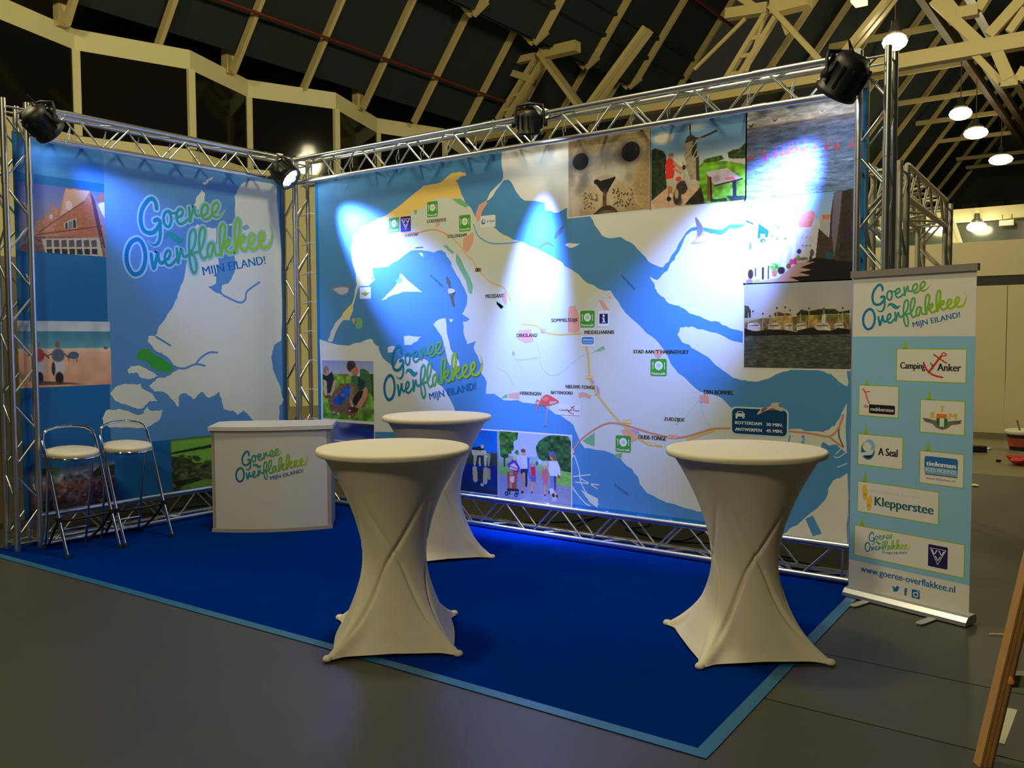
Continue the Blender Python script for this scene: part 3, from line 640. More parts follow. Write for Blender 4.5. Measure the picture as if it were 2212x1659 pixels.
# woods, villages, streams, roads
for pts in ([(1140, 250), (1210, 250), (1270, 300), (1250, 320), (1190, 290)], [(1070, 615), (1100, 612), (1160, 670), (1140, 680)], [(1175, 675), (1210, 720), (1240, 790), (1280, 860), (1305, 930), (1295, 995), (1270, 980), (1250, 890), (1200, 800), (1172, 740)], [(500, 870), (530, 855), (530, 885)], [(1490, 1045), (1545, 1085), (1525, 1110), (1490, 1070)], [(700, 890), (745, 860), (755, 885), (730, 915)], [(845, 340), (870, 335), (865, 370), (850, 372)]): S.poly(V('m', pts), GREEN, 4)
S.ell(PB.v('m', 415, 1220), .055, .06, GREEN, 4)
for pts in ([(205, 705), (235, 680), (245, 700)], [(650, 935), (715, 890), (715, 965), (670, 950)], [(820, 1010), (865, 1000), (860, 1035), (830, 1030)], [(705, 455), (765, 418), (772, 440), (745, 450)], [(180, 178), (225, 210), (205, 220), (185, 195)], [(715, 690), (735, 665), (735, 690)], [(265, 470), (275, 445), (283, 470)]): S.poly(V('p', pts), GREEN, 4)
for v_, pts in (('m', [(1230, 560), (1310, 505), (1310, 570), (1290, 620), (1260, 670), (1225, 640)]), ('m', [(1350, 300), (1410, 262), (1415, 290), (1385, 330), (1355, 420), (1335, 430), (1325, 370)]), ('m', [(360, 1190), (385, 1180), (395, 1215), (375, 1225)]), ('m', [(1015, 440), (1050, 430), (1045, 460), (1015, 470)]), ('m', [(1530, 1020), (1560, 960), (1570, 1060), (1550, 1080)]), ('p', [(570, 260), (575, 205), (610, 200), (630, 250), (635, 340), (610, 348), (570, 345)]), ('p', [(735, 170), (760, 175), (795, 225), (770, 230)]), ('p', [(785, 150), (808, 155), (800, 168)]), ('p', [(300, 335), (370, 330), (385, 395), (340, 405), (300, 385)]), ('p', [(245, 680), (310, 672), (305, 708), (250, 703)]), ('p', [(627, 675), (655, 670), (700, 690), (690, 708), (660, 695), (630, 705)]), ('p', [(1035, 455), (1075, 432), (1085, 465), (1065, 492), (1045, 480)]), ('p', [(1285, 690), (1330, 682), (1338, 735), (1300, 728)]), ('p', [(860, 880), (900, 862), (955, 925), (920, 945), (870, 905)]), ('p', [(1150, 845), (1170, 838), (1165, 850)])): S.poly(V(v_, pts), SALM, 4)
for v_, pts in (('p', [(420, 330), (445, 328), (450, 350), (425, 352)]), ('p', [(905, 870), (955, 880), (960, 900), (930, 910)]), ('p', [(725, 630), (740, 650), (745, 682), (728, 680)]), ('p', [(695, 600), (715, 612), (712, 630), (698, 628)]), ('p', [(1280, 715), (1300, 722), (1290, 735)])): S.poly(V(v_, pts), (196, 160, 190), 5)
def road(view, pts, c, w=.022, lay=5): S.stroke(V(view, pts), w*.62, c, lay, k=4)
road('m', [(700, 560), (760, 520), (880, 515), (1000, 490), (1100, 530), (1180, 590), (1240, 670), (1300, 730), (1340, 800), (1380, 840), (1440, 900), (1540, 940), (1580, 1000), (1600, 1050)], YEL, .018)
road('m', [(760, 515), (880, 512), (1000, 488), (1100, 525)], (240, 140, 120), .014, 6)
road('p', [(320, 300), (400, 310), (450, 345), (520, 358), (640, 352)], YEL)
road('p', [(660, 400), (680, 470), (690, 600), (715, 660), (780, 750), (850, 830), (930, 905), (1000, 950), (1080, 965)], YEL, .026)
road('p', [(600, 985), (640, 930), (720, 870), (800, 838), (900, 855), (1010, 890), (1120, 915), (1200, 915), (1290, 890), (1360, 870), (1460, 868), (1560, 872)], (220, 142, 116), .022, 6)
road('p', [(1220, 930), (1290, 905), (1365, 880)], YEL, .03, 5)
road('sg', [(1040, 525), (1250, 545), (1450, 570), (1650, 610), (1750, 590), (1850, 480), (1930, 270)], (216, 140, 112), .022, 6)
road('sg', [(1700, 610), (1800, 690), (1920, 780)], (212, 130, 108), .02, 6); road('sg', [(1930, 270), (1870, 430), (1860, 600), (1930, 770)], (120, 90, 90), .016, 6)
for pts in ([(400, 395), (415, 460), (430, 540), (480, 580), (540, 560), (620, 490), (680, 465), (760, 440)], [(270, 450), (290, 495), (410, 485)], [(290, 495), (320, 550)], [(185, 540), (240, 570), (280, 650)], [(690, 225), (740, 180), (800, 130)], [(1285, 690), (1310, 810), (1345, 860)], [(1190, 830), (1240, 770), (1290, 700)]): road('p', pts, (190, 206, 206), .009, 4)
road('m', [(1310, 450), (1340, 530), (1400, 580), (1480, 600), (1600, 595), (1680, 580)], (110, 165, 220), .02, 4)
for pts in ([(1080, 600), (1060, 690), (1040, 740)], [(1270, 620), (1300, 600), (1290, 700)], [(1270, 700), (1330, 750)]): road('sg', pts, (110, 165, 210), .02, 5)
for pts in ([(1810, 890), (1860, 840), (1900, 800)], [(1780, 930), (1850, 945), (1980, 860)], [(1840, 1100), (1990, 1040)]): road('sg', pts, (190, 214, 226), .012, 5)
for pts in ([(600, 1000), (630, 1090), (640, 1160), (680, 1230), (735, 1280)], [(600, 1130), (690, 1120)], [(610, 1160), (740, 1175)], [(640, 1140), (730, 1195)], [(600, 1200), (660, 1270), (690, 1290)], [(590, 1180), (640, 1250)]): road('p', pts, (216, 226, 230), .016, 4)
land('p', [(590, 980), (605, 975), (605, 1020), (592, 1030)], LAND, 4, .002, 1); land('p', [(640, 1200), (735, 1250), (730, 1300), (690, 1270)], LAND, 4, .004, 1)
S.build('map_print', bfab)
# ---- place names and little signs
N = Sheet(PB); INK = (58, 52, 50)
for v_, t_, a, b_, h, bo in (('m', 'OUDDORP', (772, 548), (880, 536), 22, .03), ('m', 'GOEDEREEDE', (945, 440), (1097, 424), 26, .03), ('m', 'STELLENDAM', (1105, 555), (1255, 545), 26, .03), ('m', 'HAVENHOOFD', (855, 638), (916, 634), 12, .03), ('m', 'MELISSANT', (1402, 1025), (1546, 1017), 30, .03), ('m', 'DIRKSLAND', (1645, 1329), (1806, 1324), 28, .03), ('m', 'SOMMELSDIJK', (1915, 1209), (2126, 1206), 27, .03),
    ('p', 'MIDDELHARNIS', (660, 355), (822, 355), 20, .035), ("p", "STAD AAN 'T HARINGVLIET", (925, 461), (1227, 461), 20, .035), ('p', 'NIEUWE-TONGE', (558, 652), (719, 652), 19, .035), ('p', 'HERKINGEN', (310, 686), (425, 688), 19, .035), ('p', 'BATTENOORD', (478, 681), (597, 683), 17, .035), ('p', 'DEN BOMMEL', (1308, 681), (1471, 685), 23, .04), ('p', 'ZUIDZIJDE', (1092, 826), (1204, 829), 19, .03), ('p', 'OUDE-TONGE', (952, 928), (1104, 931), 23, .04)):
    N.vtext(v_, t_, a, b_, h, INK, 8, bo); N.flush('place_name', bfab)
for a, b_, t_, c in (((666, 580), (710, 600), 'N 215', YEL), ((868, 820), (917, 842), 'N 498', YEL), ((1112, 903), (1165, 926), 'N 59', (240, 140, 110)), ((1000, 944), (1050, 964), 'N 498', YEL), ((62, 0), (104, 16), 'N 57', YEL)):
    p, q_ = PB.v('p', *a), PB.v('p', *b_); N.rect(p, q_, c, 7, .012); N.vtext('p', t_, (a[0]+4, b_[1]-4), (b_[0]-4, b_[1]-4), (b_[1]-a[1])*.6, (250, 240, 200), 8, .02); N.flush('road_number', bfab)
p, q_ = PB.v('m', 1322, 790), PB.v('m', 1368, 815); N.rect(p, q_, YEL, 7, .01); N.flush('road_number', bfab)
for v_, t_, a, b_, h in (('p', 'Haringvliet', (858, 42), (932, 118), 16), ('p', 'Krammer', (822, 1178), (900, 1236), 17), ('m', 'Grevelingen', (968, 852), (1068, 940), 22)): N.vtext(v_, t_, a, b_, h, (40, 100, 150), 8, .01, level=False); N.flush('water_name', bfab)
def fiets(view, a, b_):
    p, q_ = PB.v(view, *a), PB.v(view, *b_); w, h = q_[0]-p[0], p[1]-q_[1]; cx = (p[0]+q_[0])/2; cy = p[1]-h*.4
    N.rect(p, q_, (70, 160, 46), 7, w*.1); N.ell((cx, cy), w*.25, w*.25, (244, 246, 240), 8); N.ell((cx, cy), w*.19, w*.19, (226, 236, 226), 9); N.ell((cx, cy), w*.12, w*.1, (190, 208, 196), 10)
    for s in (-1, 1): N.rect((cx+s*w*.36-w*.018, cy-h*.22), (cx+s*w*.36+w*.018, cy+h*.2), (244, 246, 240), 8, w*.01)
    N.rect((cx-w*.41, cy+h*.06), (cx-w*.31, cy+h*.2), (244, 246, 240), 8, w*.02)
    N.text('Fietscafé', (p[0]+w*.07, q_[1]+h*.07), (q_[0]-w*.07, q_[1]+h*.07), h*.14, (244, 248, 240), 8, .03); N.flush('cafe_sign', bfab)
for v_, a, b_ in (('m', (650, 402), (732, 506)), ('m', (948, 276), (1031, 387)), ('m', (1197, 382), (1286, 499)), ('p', (638, 230), (715, 319)), ('p', (1020, 490), (1107, 584)), ('p', (830, 905), (912, 1000))): fiets(v_, a, b_)
def vvv(sh, p, q_, c=(54, 30, 140), lay=7):
    w, h = q_[0]-p[0], p[1]-q_[1]; F = lambda x, y: np.array([p[0]+w*x, p[1]-h*y]); ww = w*.05
    sh.rect(p, q_, c, lay, w*.06); sh.stroke([F(.1, .16), F(.9, .16), F(.5, .86)], ww, (240, 240, 246), lay+1, closed=True, k=1)
    for cx, cy in ((.32, .32), (.68, .32), (.5, .58)): sh.stroke([F(cx-.12, cy-.08), F(cx, cy+.1), F(cx+.12, cy-.08)], ww*1.2, (240, 240, 246), lay+1, k=1)
vvv(N, PB.v('m', 740, 392), PB.v('m', 821, 503)); N.flush('map_sign', bfab)
p, q_ = PB.v('p', 733, 229), PB.v('p', 796, 316); w = q_[0]-p[0]; h = p[1]-q_[1]
N.rect(p, q_, (232, 232, 236), 7, .02); N.rect((p[0]+w*.14, q_[1]+h*.2), (q_[0]-w*.14, p[1]-h*.2), (22, 32, 96), 8); N.rect((p[0]+w*.44, q_[1]+h*.28), (p[0]+w*.58, q_[1]+h*.56), (240, 240, 246), 9); N.rect((p[0]+w*.36, q_[1]+h*.5), (p[0]+w*.5, q_[1]+h*.56), (240, 240, 246), 9); N.rect((p[0]+w*.36, q_[1]+h*.26), (p[0]+w*.66, q_[1]+h*.32), (240, 240, 246), 9); N.ell((p[0]+w*.5, q_[1]+h*.68), w*.09, w*.09, (240, 240, 246), 9); N.flush('map_sign', bfab)
p, q_ = PB.v('m', 1362, 386), PB.v('m', 1480, 468); w = q_[0]-p[0]; N.rect(p, q_, (228, 230, 232), 7, .01)
c0 = (p[0]+w*.2, (p[1]+q_[1])/2); N.ell(c0, w*.13, w*.14, (60, 120, 170), 8); N.ell((c0[0]+w*.02, c0[1]+w*.03), w*.07, w*.07, (228, 230, 232), 9); N.text('A Seal', (p[0]+w*.42, c0[1]-w*.05), (p[0]+w*.93, c0[1]-w*.05), w*.12, (70, 70, 76), 8); N.flush('map_sign', bfab)
p, q_ = PB.v('p', 640, 368), PB.v('p', 716, 424); w = q_[0]-p[0]; h = p[1]-q_[1]; N.rect(p, q_, (232, 234, 236), 7, .005); N.rect((p[0]+w*.07, p[1]-h*.08), (q_[0]-w*.07, p[1]-h*.78), (54, 130, 210), 8, .015); N.text('tieleman', (p[0]+w*.14, p[1]-h*.42), (q_[0]-w*.14, p[1]-h*.42), h*.2, (240, 244, 248), 9, .03); N.text('KEUKENS', (p[0]+w*.14, p[1]-h*.68), (q_[0]-w*.14, p[1]-h*.68), h*.16, (190, 214, 240), 9, .02); N.flush('map_sign', bfab)
def anchor(sh, F, w, lay):
    sh.stroke([F(.66, .2), F(.62, .3), F(.48, .72)], w*.03, (206, 50, 44), lay, k=3); sh.stroke([F(.4, .42), F(.46, .66), F(.55, .8), F(.68, .86)], w*.025, (206, 50, 44), lay, k=3); sh.stroke([F(.55, .16), F(.62, .26), F(.73, .42)], w*.02, (206, 50, 44), lay, k=3); sh.stroke([F(.69, .1), F(.66, .15), F(.69, .2), F(.73, .15)], w*.016, (206, 50, 44), lay, closed=True, k=3)
p, q_ = PB.v('p', 518, 736), PB.v('p', 641, 800); w = q_[0]-p[0]; h = p[1]-q_[1]; F = lambda x, y: np.array([p[0]+w*x, p[1]-h*y]); N.rect(p, q_, (226, 226, 226), 7); anchor(N, F, w, 9); N.text("Camping 't Anker", F(.04, .62), F(.96, .62), h*.2, (40, 36, 36), 8, .02); N.flush('map_sign', bfab)
p, q_ = PB.v('m', 422, 941), PB.v('m', 510, 1028); w = q_[0]-p[0]; h = p[1]-q_[1]; F = lambda x, y: np.array([p[0]+w*x, p[1]-h*y]); N.rect(p, q_, (226, 228, 230), 7); N.poly([F(.08, .45), F(.4, .5), F(.5, .42), F(.6, .5), F(.92, .45), F(.75, .62), F(.5, .78), F(.25, .62)], (150, 150, 90), 8); N.rect(F(.38, .36), F(.62, .58), (196, 186, 40), 9); N.flush('map_sign', bfab)
# Rotterdam / Antwerpen sign
p, q_ = PB.v('sg', 160, 160), PB.v('sg', 1030, 600); p[1] = (PB.v('sg', 160, 160)[1]+PB.v('sg', 1030, 190)[1])/2; q_[1] = (PB.v('sg', 160, 560)[1]+PB.v('sg', 1030, 612)[1])/2
N.rect(p+np.array([-.012, .012]), q_+np.array([.012, -.012]), (196, 216, 228), 7, .04); N.rect(p, q_, (0, 62, 110), 8, .034)
for t_, a, b_, h in (('ROTTERDAM', (205, 412), (632, 436), 52), ('30 MIN.', (700, 442), (968, 456), 52), ('ANTWERPEN', (205, 515), (634, 540), 52), ('45 MIN.', (700, 543), (968, 556), 52)): N.vtext('sg', t_, a, b_, h, (214, 222, 228), 9, .05, level=False)
N.poly(V('sg', [(205, 245), (232, 242), (245, 208), (330, 212), (348, 248), (370, 252), (358, 266), (362, 298), (215, 290), (218, 262)]), (220, 228, 232), 9); N.poly(V('sg', [(248, 240), (256, 218), (322, 222), (334, 246)]), (0, 62, 110), 10)
for x in (215, 325): N.poly(V('sg', [(x, 290), (x+30, 292), (x+28, 324), (x, 322)]), (220, 228, 232), 9)
N.flush('travel_time_sign', bfab, label='dark blue travel time sign with a car symbol')
# birds printed on the map
def bird(view, parts, lay=9):
    for pts, c in parts: N.poly(smooth_path(V(view, pts), 4, True), c, lay); lay += 1
    N.flush('printed_bird', bfab)
bird('sg', [([(555, 262), (600, 190), (660, 155), (760, 130), (800, 80), (900, 72), (970, 66), (905, 90), (910, 140), (970, 150), (990, 190), (940, 210), (860, 185), (780, 180), (690, 205), (620, 240)], (206, 186, 172)), ([(620, 230), (640, 165), (720, 150), (680, 200)], (128, 106, 92)), ([(730, 190), (800, 162), (850, 185), (800, 200)], (128, 84, 60))], 10)
bird('n', [([(965, 795), (1000, 835), (1022, 880), (1020, 925), (1062, 938), (1000, 968), (935, 975), (970, 940), (975, 870)], (176, 172, 186)), ([(965, 795), (1000, 835), (1018, 880), (985, 930), (975, 860)], (128, 122, 130)), ([(1000, 925), (1040, 928), (1062, 940), (1000, 966), (960, 962)], (232, 230, 236))])
bird('m', [([(1100, 855), (1125, 895), (1130, 945), (1165, 970), (1150, 1020), (1162, 1090), (1145, 1080), (1125, 1010), (1110, 975), (1118, 940), (1100, 900)], (108, 88, 82)), ([(1112, 955), (1140, 950), (1168, 970), (1120, 990)], (226, 216, 206))])
bird('m', [([(1818, 632), (1850, 595), (1890, 582), (1940, 625), (1895, 600), (1850, 612)], (92, 96, 100))]); bird('m', [([(1938, 558), (1950, 510), (2010, 458), (1990, 510), (1955, 550)], (92, 104, 110))])
bird('m', [([(200, 945), (240, 935), (320, 930), (345, 912), (350, 930), (330, 985), (310, 1005), (280, 1002), (230, 975)], (150, 130, 160)), ([(225, 950), (320, 940), (330, 975), (280, 998), (240, 975)], (196, 190, 214))])
N.stroke(V('p', [(432, 722), (415, 738), (402, 738), (398, 722), (406, 714), (414, 722), (410, 745), (402, 758), (401, 774)]), .011, (236, 116, 104), 9, k=4); N.stroke(V('p', [(458, 738), (456, 790), (449, 850)]), .006, (222, 150, 146), 9, k=2); N.stroke(V('p', [(474, 736), (462, 768), (456, 788)]), .006, (222, 156, 152), 9, k=2); N.stroke(V('p', [(450, 850), (440, 852), (458, 852)]), .006, (200, 130, 130), 9, k=2)
bird('p', [([(418, 728), (430, 700), (455, 684), (488, 698), (522, 722), (500, 732), (470, 742), (440, 744)], (234, 88, 74)), ([(472, 722), (514, 722), (498, 734), (474, 738)], (232, 160, 156)), ([(430, 712), (450, 696), (470, 706), (450, 722)], (244, 120, 104))], 11)
LG = Sheet(PB); a = PB.v('a', 628, 418); b_ = PB.v('a', 1330, 200)
logo(LG, (a[0], a[1]+.015), b_[0]-a[0], lay=12); LG.build('logo_print', bfab, label='blue to lime hand-lettered island logo')
# ---- country map on the short wall
S = Sheet(PL); VL = PL.vs
mu0 = PL.v('lh', 722, 600)[0]; mz0 = PL.v('lb', 1400, 135)[1]
S.rect((mu0, mz0), (ly1-.03, bz1-.02), (86, 140, 200), 1)
S.rect((ly0+.02, PL.v('lh', 700, 60)[1]), (mu0, bz1-.02), (64, 126, 192), 1)
def land2(pts, c=(216, 222, 214), lay=2, amp=.012): S.poly(coast(VL('l', pts), amp, 2), c, lay)
main = [(1195, 520), (1180, 640), (1150, 730), (1110, 830), (1060, 910), (1010, 985), (990, 1025), (950, 1025), (945, 1060), (975, 1090), (1000, 1120), (1060, 1150), (1110, 1210), (1150, 1230), (1110, 1255), (1060, 1290), (1000, 1300), (955, 1340), (990, 1380), (1060, 1390), (1090, 1420), (1140, 1480), (1150, 1400), (1190, 1390), (1240, 1430), (1290, 1380), (1340, 1420), (1400, 1380), (1420, 1430), (1430, 1490), (1490, 1500), (1520, 1530), (1560, 1500), (1600, 1540), (1640, 1590), (1790, 1580), (1785, 1480), (1815, 1430), (1790, 1340), (1755, 1260), (1735, 1160), (1755, 1080), (1800, 1050), (1800, 500), (1770, 60), (1600, 30), (1540, 60), (1500, 130), (1500, 300), (1440, 320), (1390, 330), (1320, 330), (1260, 310), (1220, 350), (1200, 430)]
land2(main, (216, 222, 216), 2, .01)
land2([(1390, 300), (1520, 330), (1490, 430), (1510, 560), (1500, 620), (1460, 690), (1420, 700), (1415, 740), (1440, 765), (1370, 740), (1330, 710), (1380, 690), (1380, 640), (1400, 560), (1380, 450)], (86, 140, 200), 3, .008)
for pts in ([(1240, 200), (1260, 130), (1290, 90), (1312, 110), (1305, 170), (1270, 215)], [(1295, 45), (1330, 20), (1365, 5), (1340, 30), (1310, 60)], [(815, 1240), (840, 1215), (900, 1215), (950, 1245), (1010, 1280), (960, 1300), (900, 1290), (880, 1260), (825, 1265)], [(705, 1390), (740, 1350), (800, 1330), (900, 1330), (910, 1360), (980, 1400), (1010, 1440), (960, 1440), (920, 1480), (880, 1490), (800, 1460), (740, 1440)], [(655, 1550), (680, 1500), (760, 1490), (880, 1530), (920, 1520), (940, 1475), (960, 1500), (1040, 1495), (1020, 1560), (960, 1600), (850, 1610), (700, 1610), (660, 1590)]): land2(pts, (216, 222, 214), 2, .008)
land2([(870, 1150), (900, 1110), (950, 1105), (980, 1140), (1040, 1170), (1100, 1210), (1110, 1240), (1070, 1260), (1010, 1250), (960, 1220), (930, 1180), (880, 1175)], (58, 156, 48), 4, .004)
for pts in ([(1120, 1225), (1180, 1232), (1250, 1205), (1310, 1215)], [(1250, 1205), (1290, 1160), (1340, 1130), (1390, 1130)], [(1000, 1030), (1090, 1085)], [(1430, 765), (1530, 810), (1570, 790), (1580, 740), (1660, 680)]): S.stroke(VL('l', pts), .02, (86, 140, 200), 4, k=4)
for pts in ([(1540, 330), (1580, 310), (1600, 330), (1570, 350)], [(1600, 390), (1640, 380), (1620, 400)]): S.poly(VL('l', pts), (120, 170, 220), 4)
S.build('map_print', lfab)
LG = Sheet(PL); a = PL.v('l', 802, 640); b_ = PL.v('l', 1742, 420)
logo(LG, (a[0], a[1]+.02), b_[0]-a[0], glow=(150, 196, 232), lay=8); LG.build('logo_print', lfab, label='blue to lime hand-lettered island logo with pale outline')

# ================================================================ printed photographs
def pic(pl, view, tl, br, parent, label, fn, border=True, rect=None):
    parent = bfab if parent is back else lfab
    c = Canvas(pl, view, tl, br, rect=rect); fn(c)
    if border:
        sh = Sheet(pl); sh.rect((c.x0-.012, c.z0-.012), (c.x1+.012, c.z1+.012), (226, 226, 228), 6); sh.build('photo_border', parent)
    return c.build('photo_print', parent, label, lay=14 if border else 7)
def seal(c):
    c.vgrad([(0, (176, 152, 112)), (.16, (166, 146, 116)), (.3, (178, 172, 168)), (.6, (196, 184, 168)), (1, (158, 134, 96))]); c.grain(.14, 8); c.grain(.1, 30); c.grain(.08, 70)
    c.ell((1480, 1000), 210, 700, (156, 124, 72), .7, .5, .1); c.ell((860, 760), 380, 300, (224, 210, 196), .85, .6); c.ell((170, 1350), 150, 330, (206, 190, 180), .8, .5); c.ell((850, 420), 170, 140, (150, 146, 156), .6, .6)
    c.ell((370, 960), 100, 200, (104, 102, 114), .75, .6); c.ell((110, 800), 90, 260, (112, 106, 108), .6, .5); c.ell((320, 1130), 110, 110, (120, 112, 112), .7, .7); c.ell((1210, 900), 70, 90, (150, 132, 110), .7, .6)
    c.ell((520, 1310), 250, 270, (192, 168, 136), .8, .3, .08); c.ell((1040, 1270), 280, 280, (188, 164, 128), .8, .3, .08); c.ell((650, 1300), 90, 200, (206, 184, 154), .7, .5); c.ell((880, 1280), 90, 190, (206, 184, 152), .7, .5)
    c.ell((1200, 420), 230, 215, (84, 72, 62), .8, .35); c.ell((1245, 415), 172, 185, (14, 12, 14), 1, .06); c.ell((1350, 370), 16, 12, (120, 116, 116), .8, .5)
    c.ell((300, 605), 175, 178, (86, 84, 92), .7, .3); c.ell((300, 605), 148, 158, (16, 16, 24), 1, .06)
    c.poly([(550, 965), (600, 930), (680, 965), (800, 930), (890, 905), (945, 880), (962, 910), (905, 1005), (845, 1110), (800, 1200), (735, 1200), (680, 1150), (605, 1050), (550, 1010)], (30, 23, 21)); c.ell((760, 900), 150, 40, (176, 156, 140), .7, .5)
    c.line([(762, 1180), (750, 1300), (756, 1430)], .05, (84, 62, 42), .85); c.poly([(540, 1600), (630, 1510), (710, 1445), (850, 1425), (940, 1475), (1020, 1560), (990, 1620), (560, 1660)], (56, 44, 34), .95); c.ell((800, 1560), 130, 40, (128, 112, 96), .8, .4)
    for i in range(46):
        x, y = 900+random.random()*390, 1120+random.random()*330; c.ell((x, y), 13, 17, (50, 38, 26), .8, .4)
    for i in range(40):
        x, y = 340+random.random()*280, 1200+random.random()*300; c.ell((x, y), 12, 15, (60, 46, 34), .75, .4)
    for k in range(9): c.line([(1230+20*k, 1240+22*k), (1640, 1270+44*k)], .006, (214, 194, 146), .6)
    for k in range(5): c.line([(775, 640+24*k), (772, 660+24*k)], .008, (120, 104, 90), .5)
pic(PB, 'se', (70, 100), (1600, 1560), back, 'close-up photo of a seal face', seal, rect=(np.array([PB.v('se', 70, 800)[0], bz1-.03]), np.array([PB.v('se', 1598, 800)[0], (PB.v('se', 90, 1640)[1]+PB.v('se', 1598, 1500)[1])/2])))
def mill(c):
    c.vgrad([(0, (96, 146, 196)), (.3, (120, 160, 200)), (.45, (176, 190, 206)), (.6, (200, 200, 190)), (1, (150, 130, 100))]); c.grain(.08, 6)
    c.ell((280, 250), 190, 110, (226, 214, 200), .9, .3); c.ell((900, 40), 180, 70, (210, 214, 216), .7, .5); c.ell((600, 680), 200, 130, (226, 220, 204), .8, .4)
    c.poly([(60, 480), (140, 440), (210, 470), (290, 490), (340, 580), (350, 700), (330, 760), (330, 900), (360, 1200), (60, 1450)], (34, 48, 22), 1, .5, (30, 30))
    c.poly([(0, 1700), (60, 1440), (360, 1180), (620, 1130), (960, 1140), (1000, 1240), (720, 1500), (700, 1700)], (214, 176, 150), 1, .08)
    c.poly([(960, 780), (1040, 700), (1200, 680), (1500, 680), (1900, 740), (1900, 1500), (700, 1560), (1000, 1250), (950, 1100)], (112, 168, 44), 1, .3, (24, 24))
    c.poly([(1040, 660), (1160, 620), (1380, 570), (1440, 640), (1300, 690), (1050, 720)], (60, 84, 34), 1, .4); c.poly([(1500, 520), (1600, 470), (1720, 450), (1850, 320), (1860, 640), (1640, 650), (1520, 620)], (54, 72, 34), 1, .4); c.poly([(1480, 640), (1850, 630), (1850, 740), (1550, 690)], (206, 192, 196))
    c.poly([(690, 1500), (860, 1310), (1000, 1160), (1060, 1400), (1040, 1500)], (40, 40, 24), 1, .3); c.poly([(1480, 1340), (1830, 1330), (1830, 1440), (1560, 1450)], (30, 50, 34), 1, .2); c.poly([(1200, 1400), (1480, 1380), (1500, 1440), (1220, 1450)], (36, 56, 22), 1, .3)
    c.poly([(690, 350), (740, 220), (800, 180), (870, 200), (920, 300), (930, 600), (940, 1000), (800, 1050), (720, 800), (690, 600)], (168, 150, 128), 1, .12); c.poly([(690, 350), (740, 220), (800, 180), (870, 200), (915, 270), (830, 300), (700, 350)], (60, 52, 44)); c.poly([(860, 250), (920, 300), (930, 620), (960, 560), (970, 1060), (910, 1040), (900, 620), (820, 560)], (54, 46, 34), .9)
    c.line([(800, 190), (790, 0)], .016, (40, 38, 40)); c.line([(830, 240), (960, 260), (1290, 110)], .02, (40, 40, 44)); c.line([(950, 260), (1060, 245)], .014, (190, 130, 90)); c.line([(700, 620), (920, 300)], .009, (206, 196, 176)); c.line([(830, 640), (920, 450)], .009, (206, 196, 176)); c.line([(820, 700), (950, 560)], .008, (200, 190, 170))
    c.poly([(340, 700), (380, 630), (440, 610), (500, 700), (520, 800), (480, 1000), (340, 1030), (330, 820)], (230, 52, 36)); c.ell((440, 585), 50, 55, (200, 140, 110)); c.ell((430, 560), 48, 30, (150, 120, 100)); c.line([(490, 720), (560, 780), (650, 840)], .03, (196, 140, 104)); c.line([(490, 830), (620, 910)], .028, (196, 140, 104))
    c.poly([(345, 1030), (480, 1000), (470, 1180), (360, 1190)], (190, 180, 160)); c.line([(400, 1180), (400, 1330)], .03, (190, 120, 84)); c.line([(440, 1180), (440, 1310)], .025, (190, 120, 84)); c.ell((395, 1390), 42, 50, (26, 22, 24)); c.ell((430, 1330), 30, 40, (210, 200, 196))
    c.ell((640, 1180), 110, 130, (60, 46, 44), 1, .1, .3); c.ell((575, 1020), 55, 45, (230, 70, 50)); c.ell((550, 1360), 75, 150, (54, 44, 44)); c.ell((540, 1300), 38, 90, (196, 160, 136)); c.ell((600, 1440), 50, 80, (70, 60, 64), .7); c.line([(660, 700), (690, 1000), (790, 1240)], .02, (180, 170, 160)); c.ell((680, 800), 34, 45, (50, 40, 40))
    c.poly([(1090, 890), (1490, 810), (1770, 1010), (1260, 1140)], (206, 190, 214), 1, .05); c.poly([(1440, 1000), (1610, 970), (1650, 1030), (1480, 1040)], (240, 130, 110)); c.line([(1260, 1145), (1775, 1015)], .016, (60, 44, 50)); c.poly([(1115, 960), (1185, 980), (1200, 1440), (1120, 1430)], (130, 76, 44)); c.poly([(1590, 1070), (1665, 1060), (1670, 1360), (1600, 1370)], (40, 34, 44)); c.line([(1180, 1000), (1200, 1440)], .02, (50, 30, 24)); c.ell((1290, 1010), 70, 60, (150, 120, 160), .5, .4)
pic(PB, 'w', (60, 60), (1850, 1560), back, 'photo of a cyclist in red beside an old windmill', mill, rect=(np.array([PB.v('w', 62, 800)[0], bz1-.03]), np.array([PB.v('w', 1835, 800)[0], (PB.v('w', 62, 1590)[1]+PB.v('w', 1815, 1400)[1])/2])))
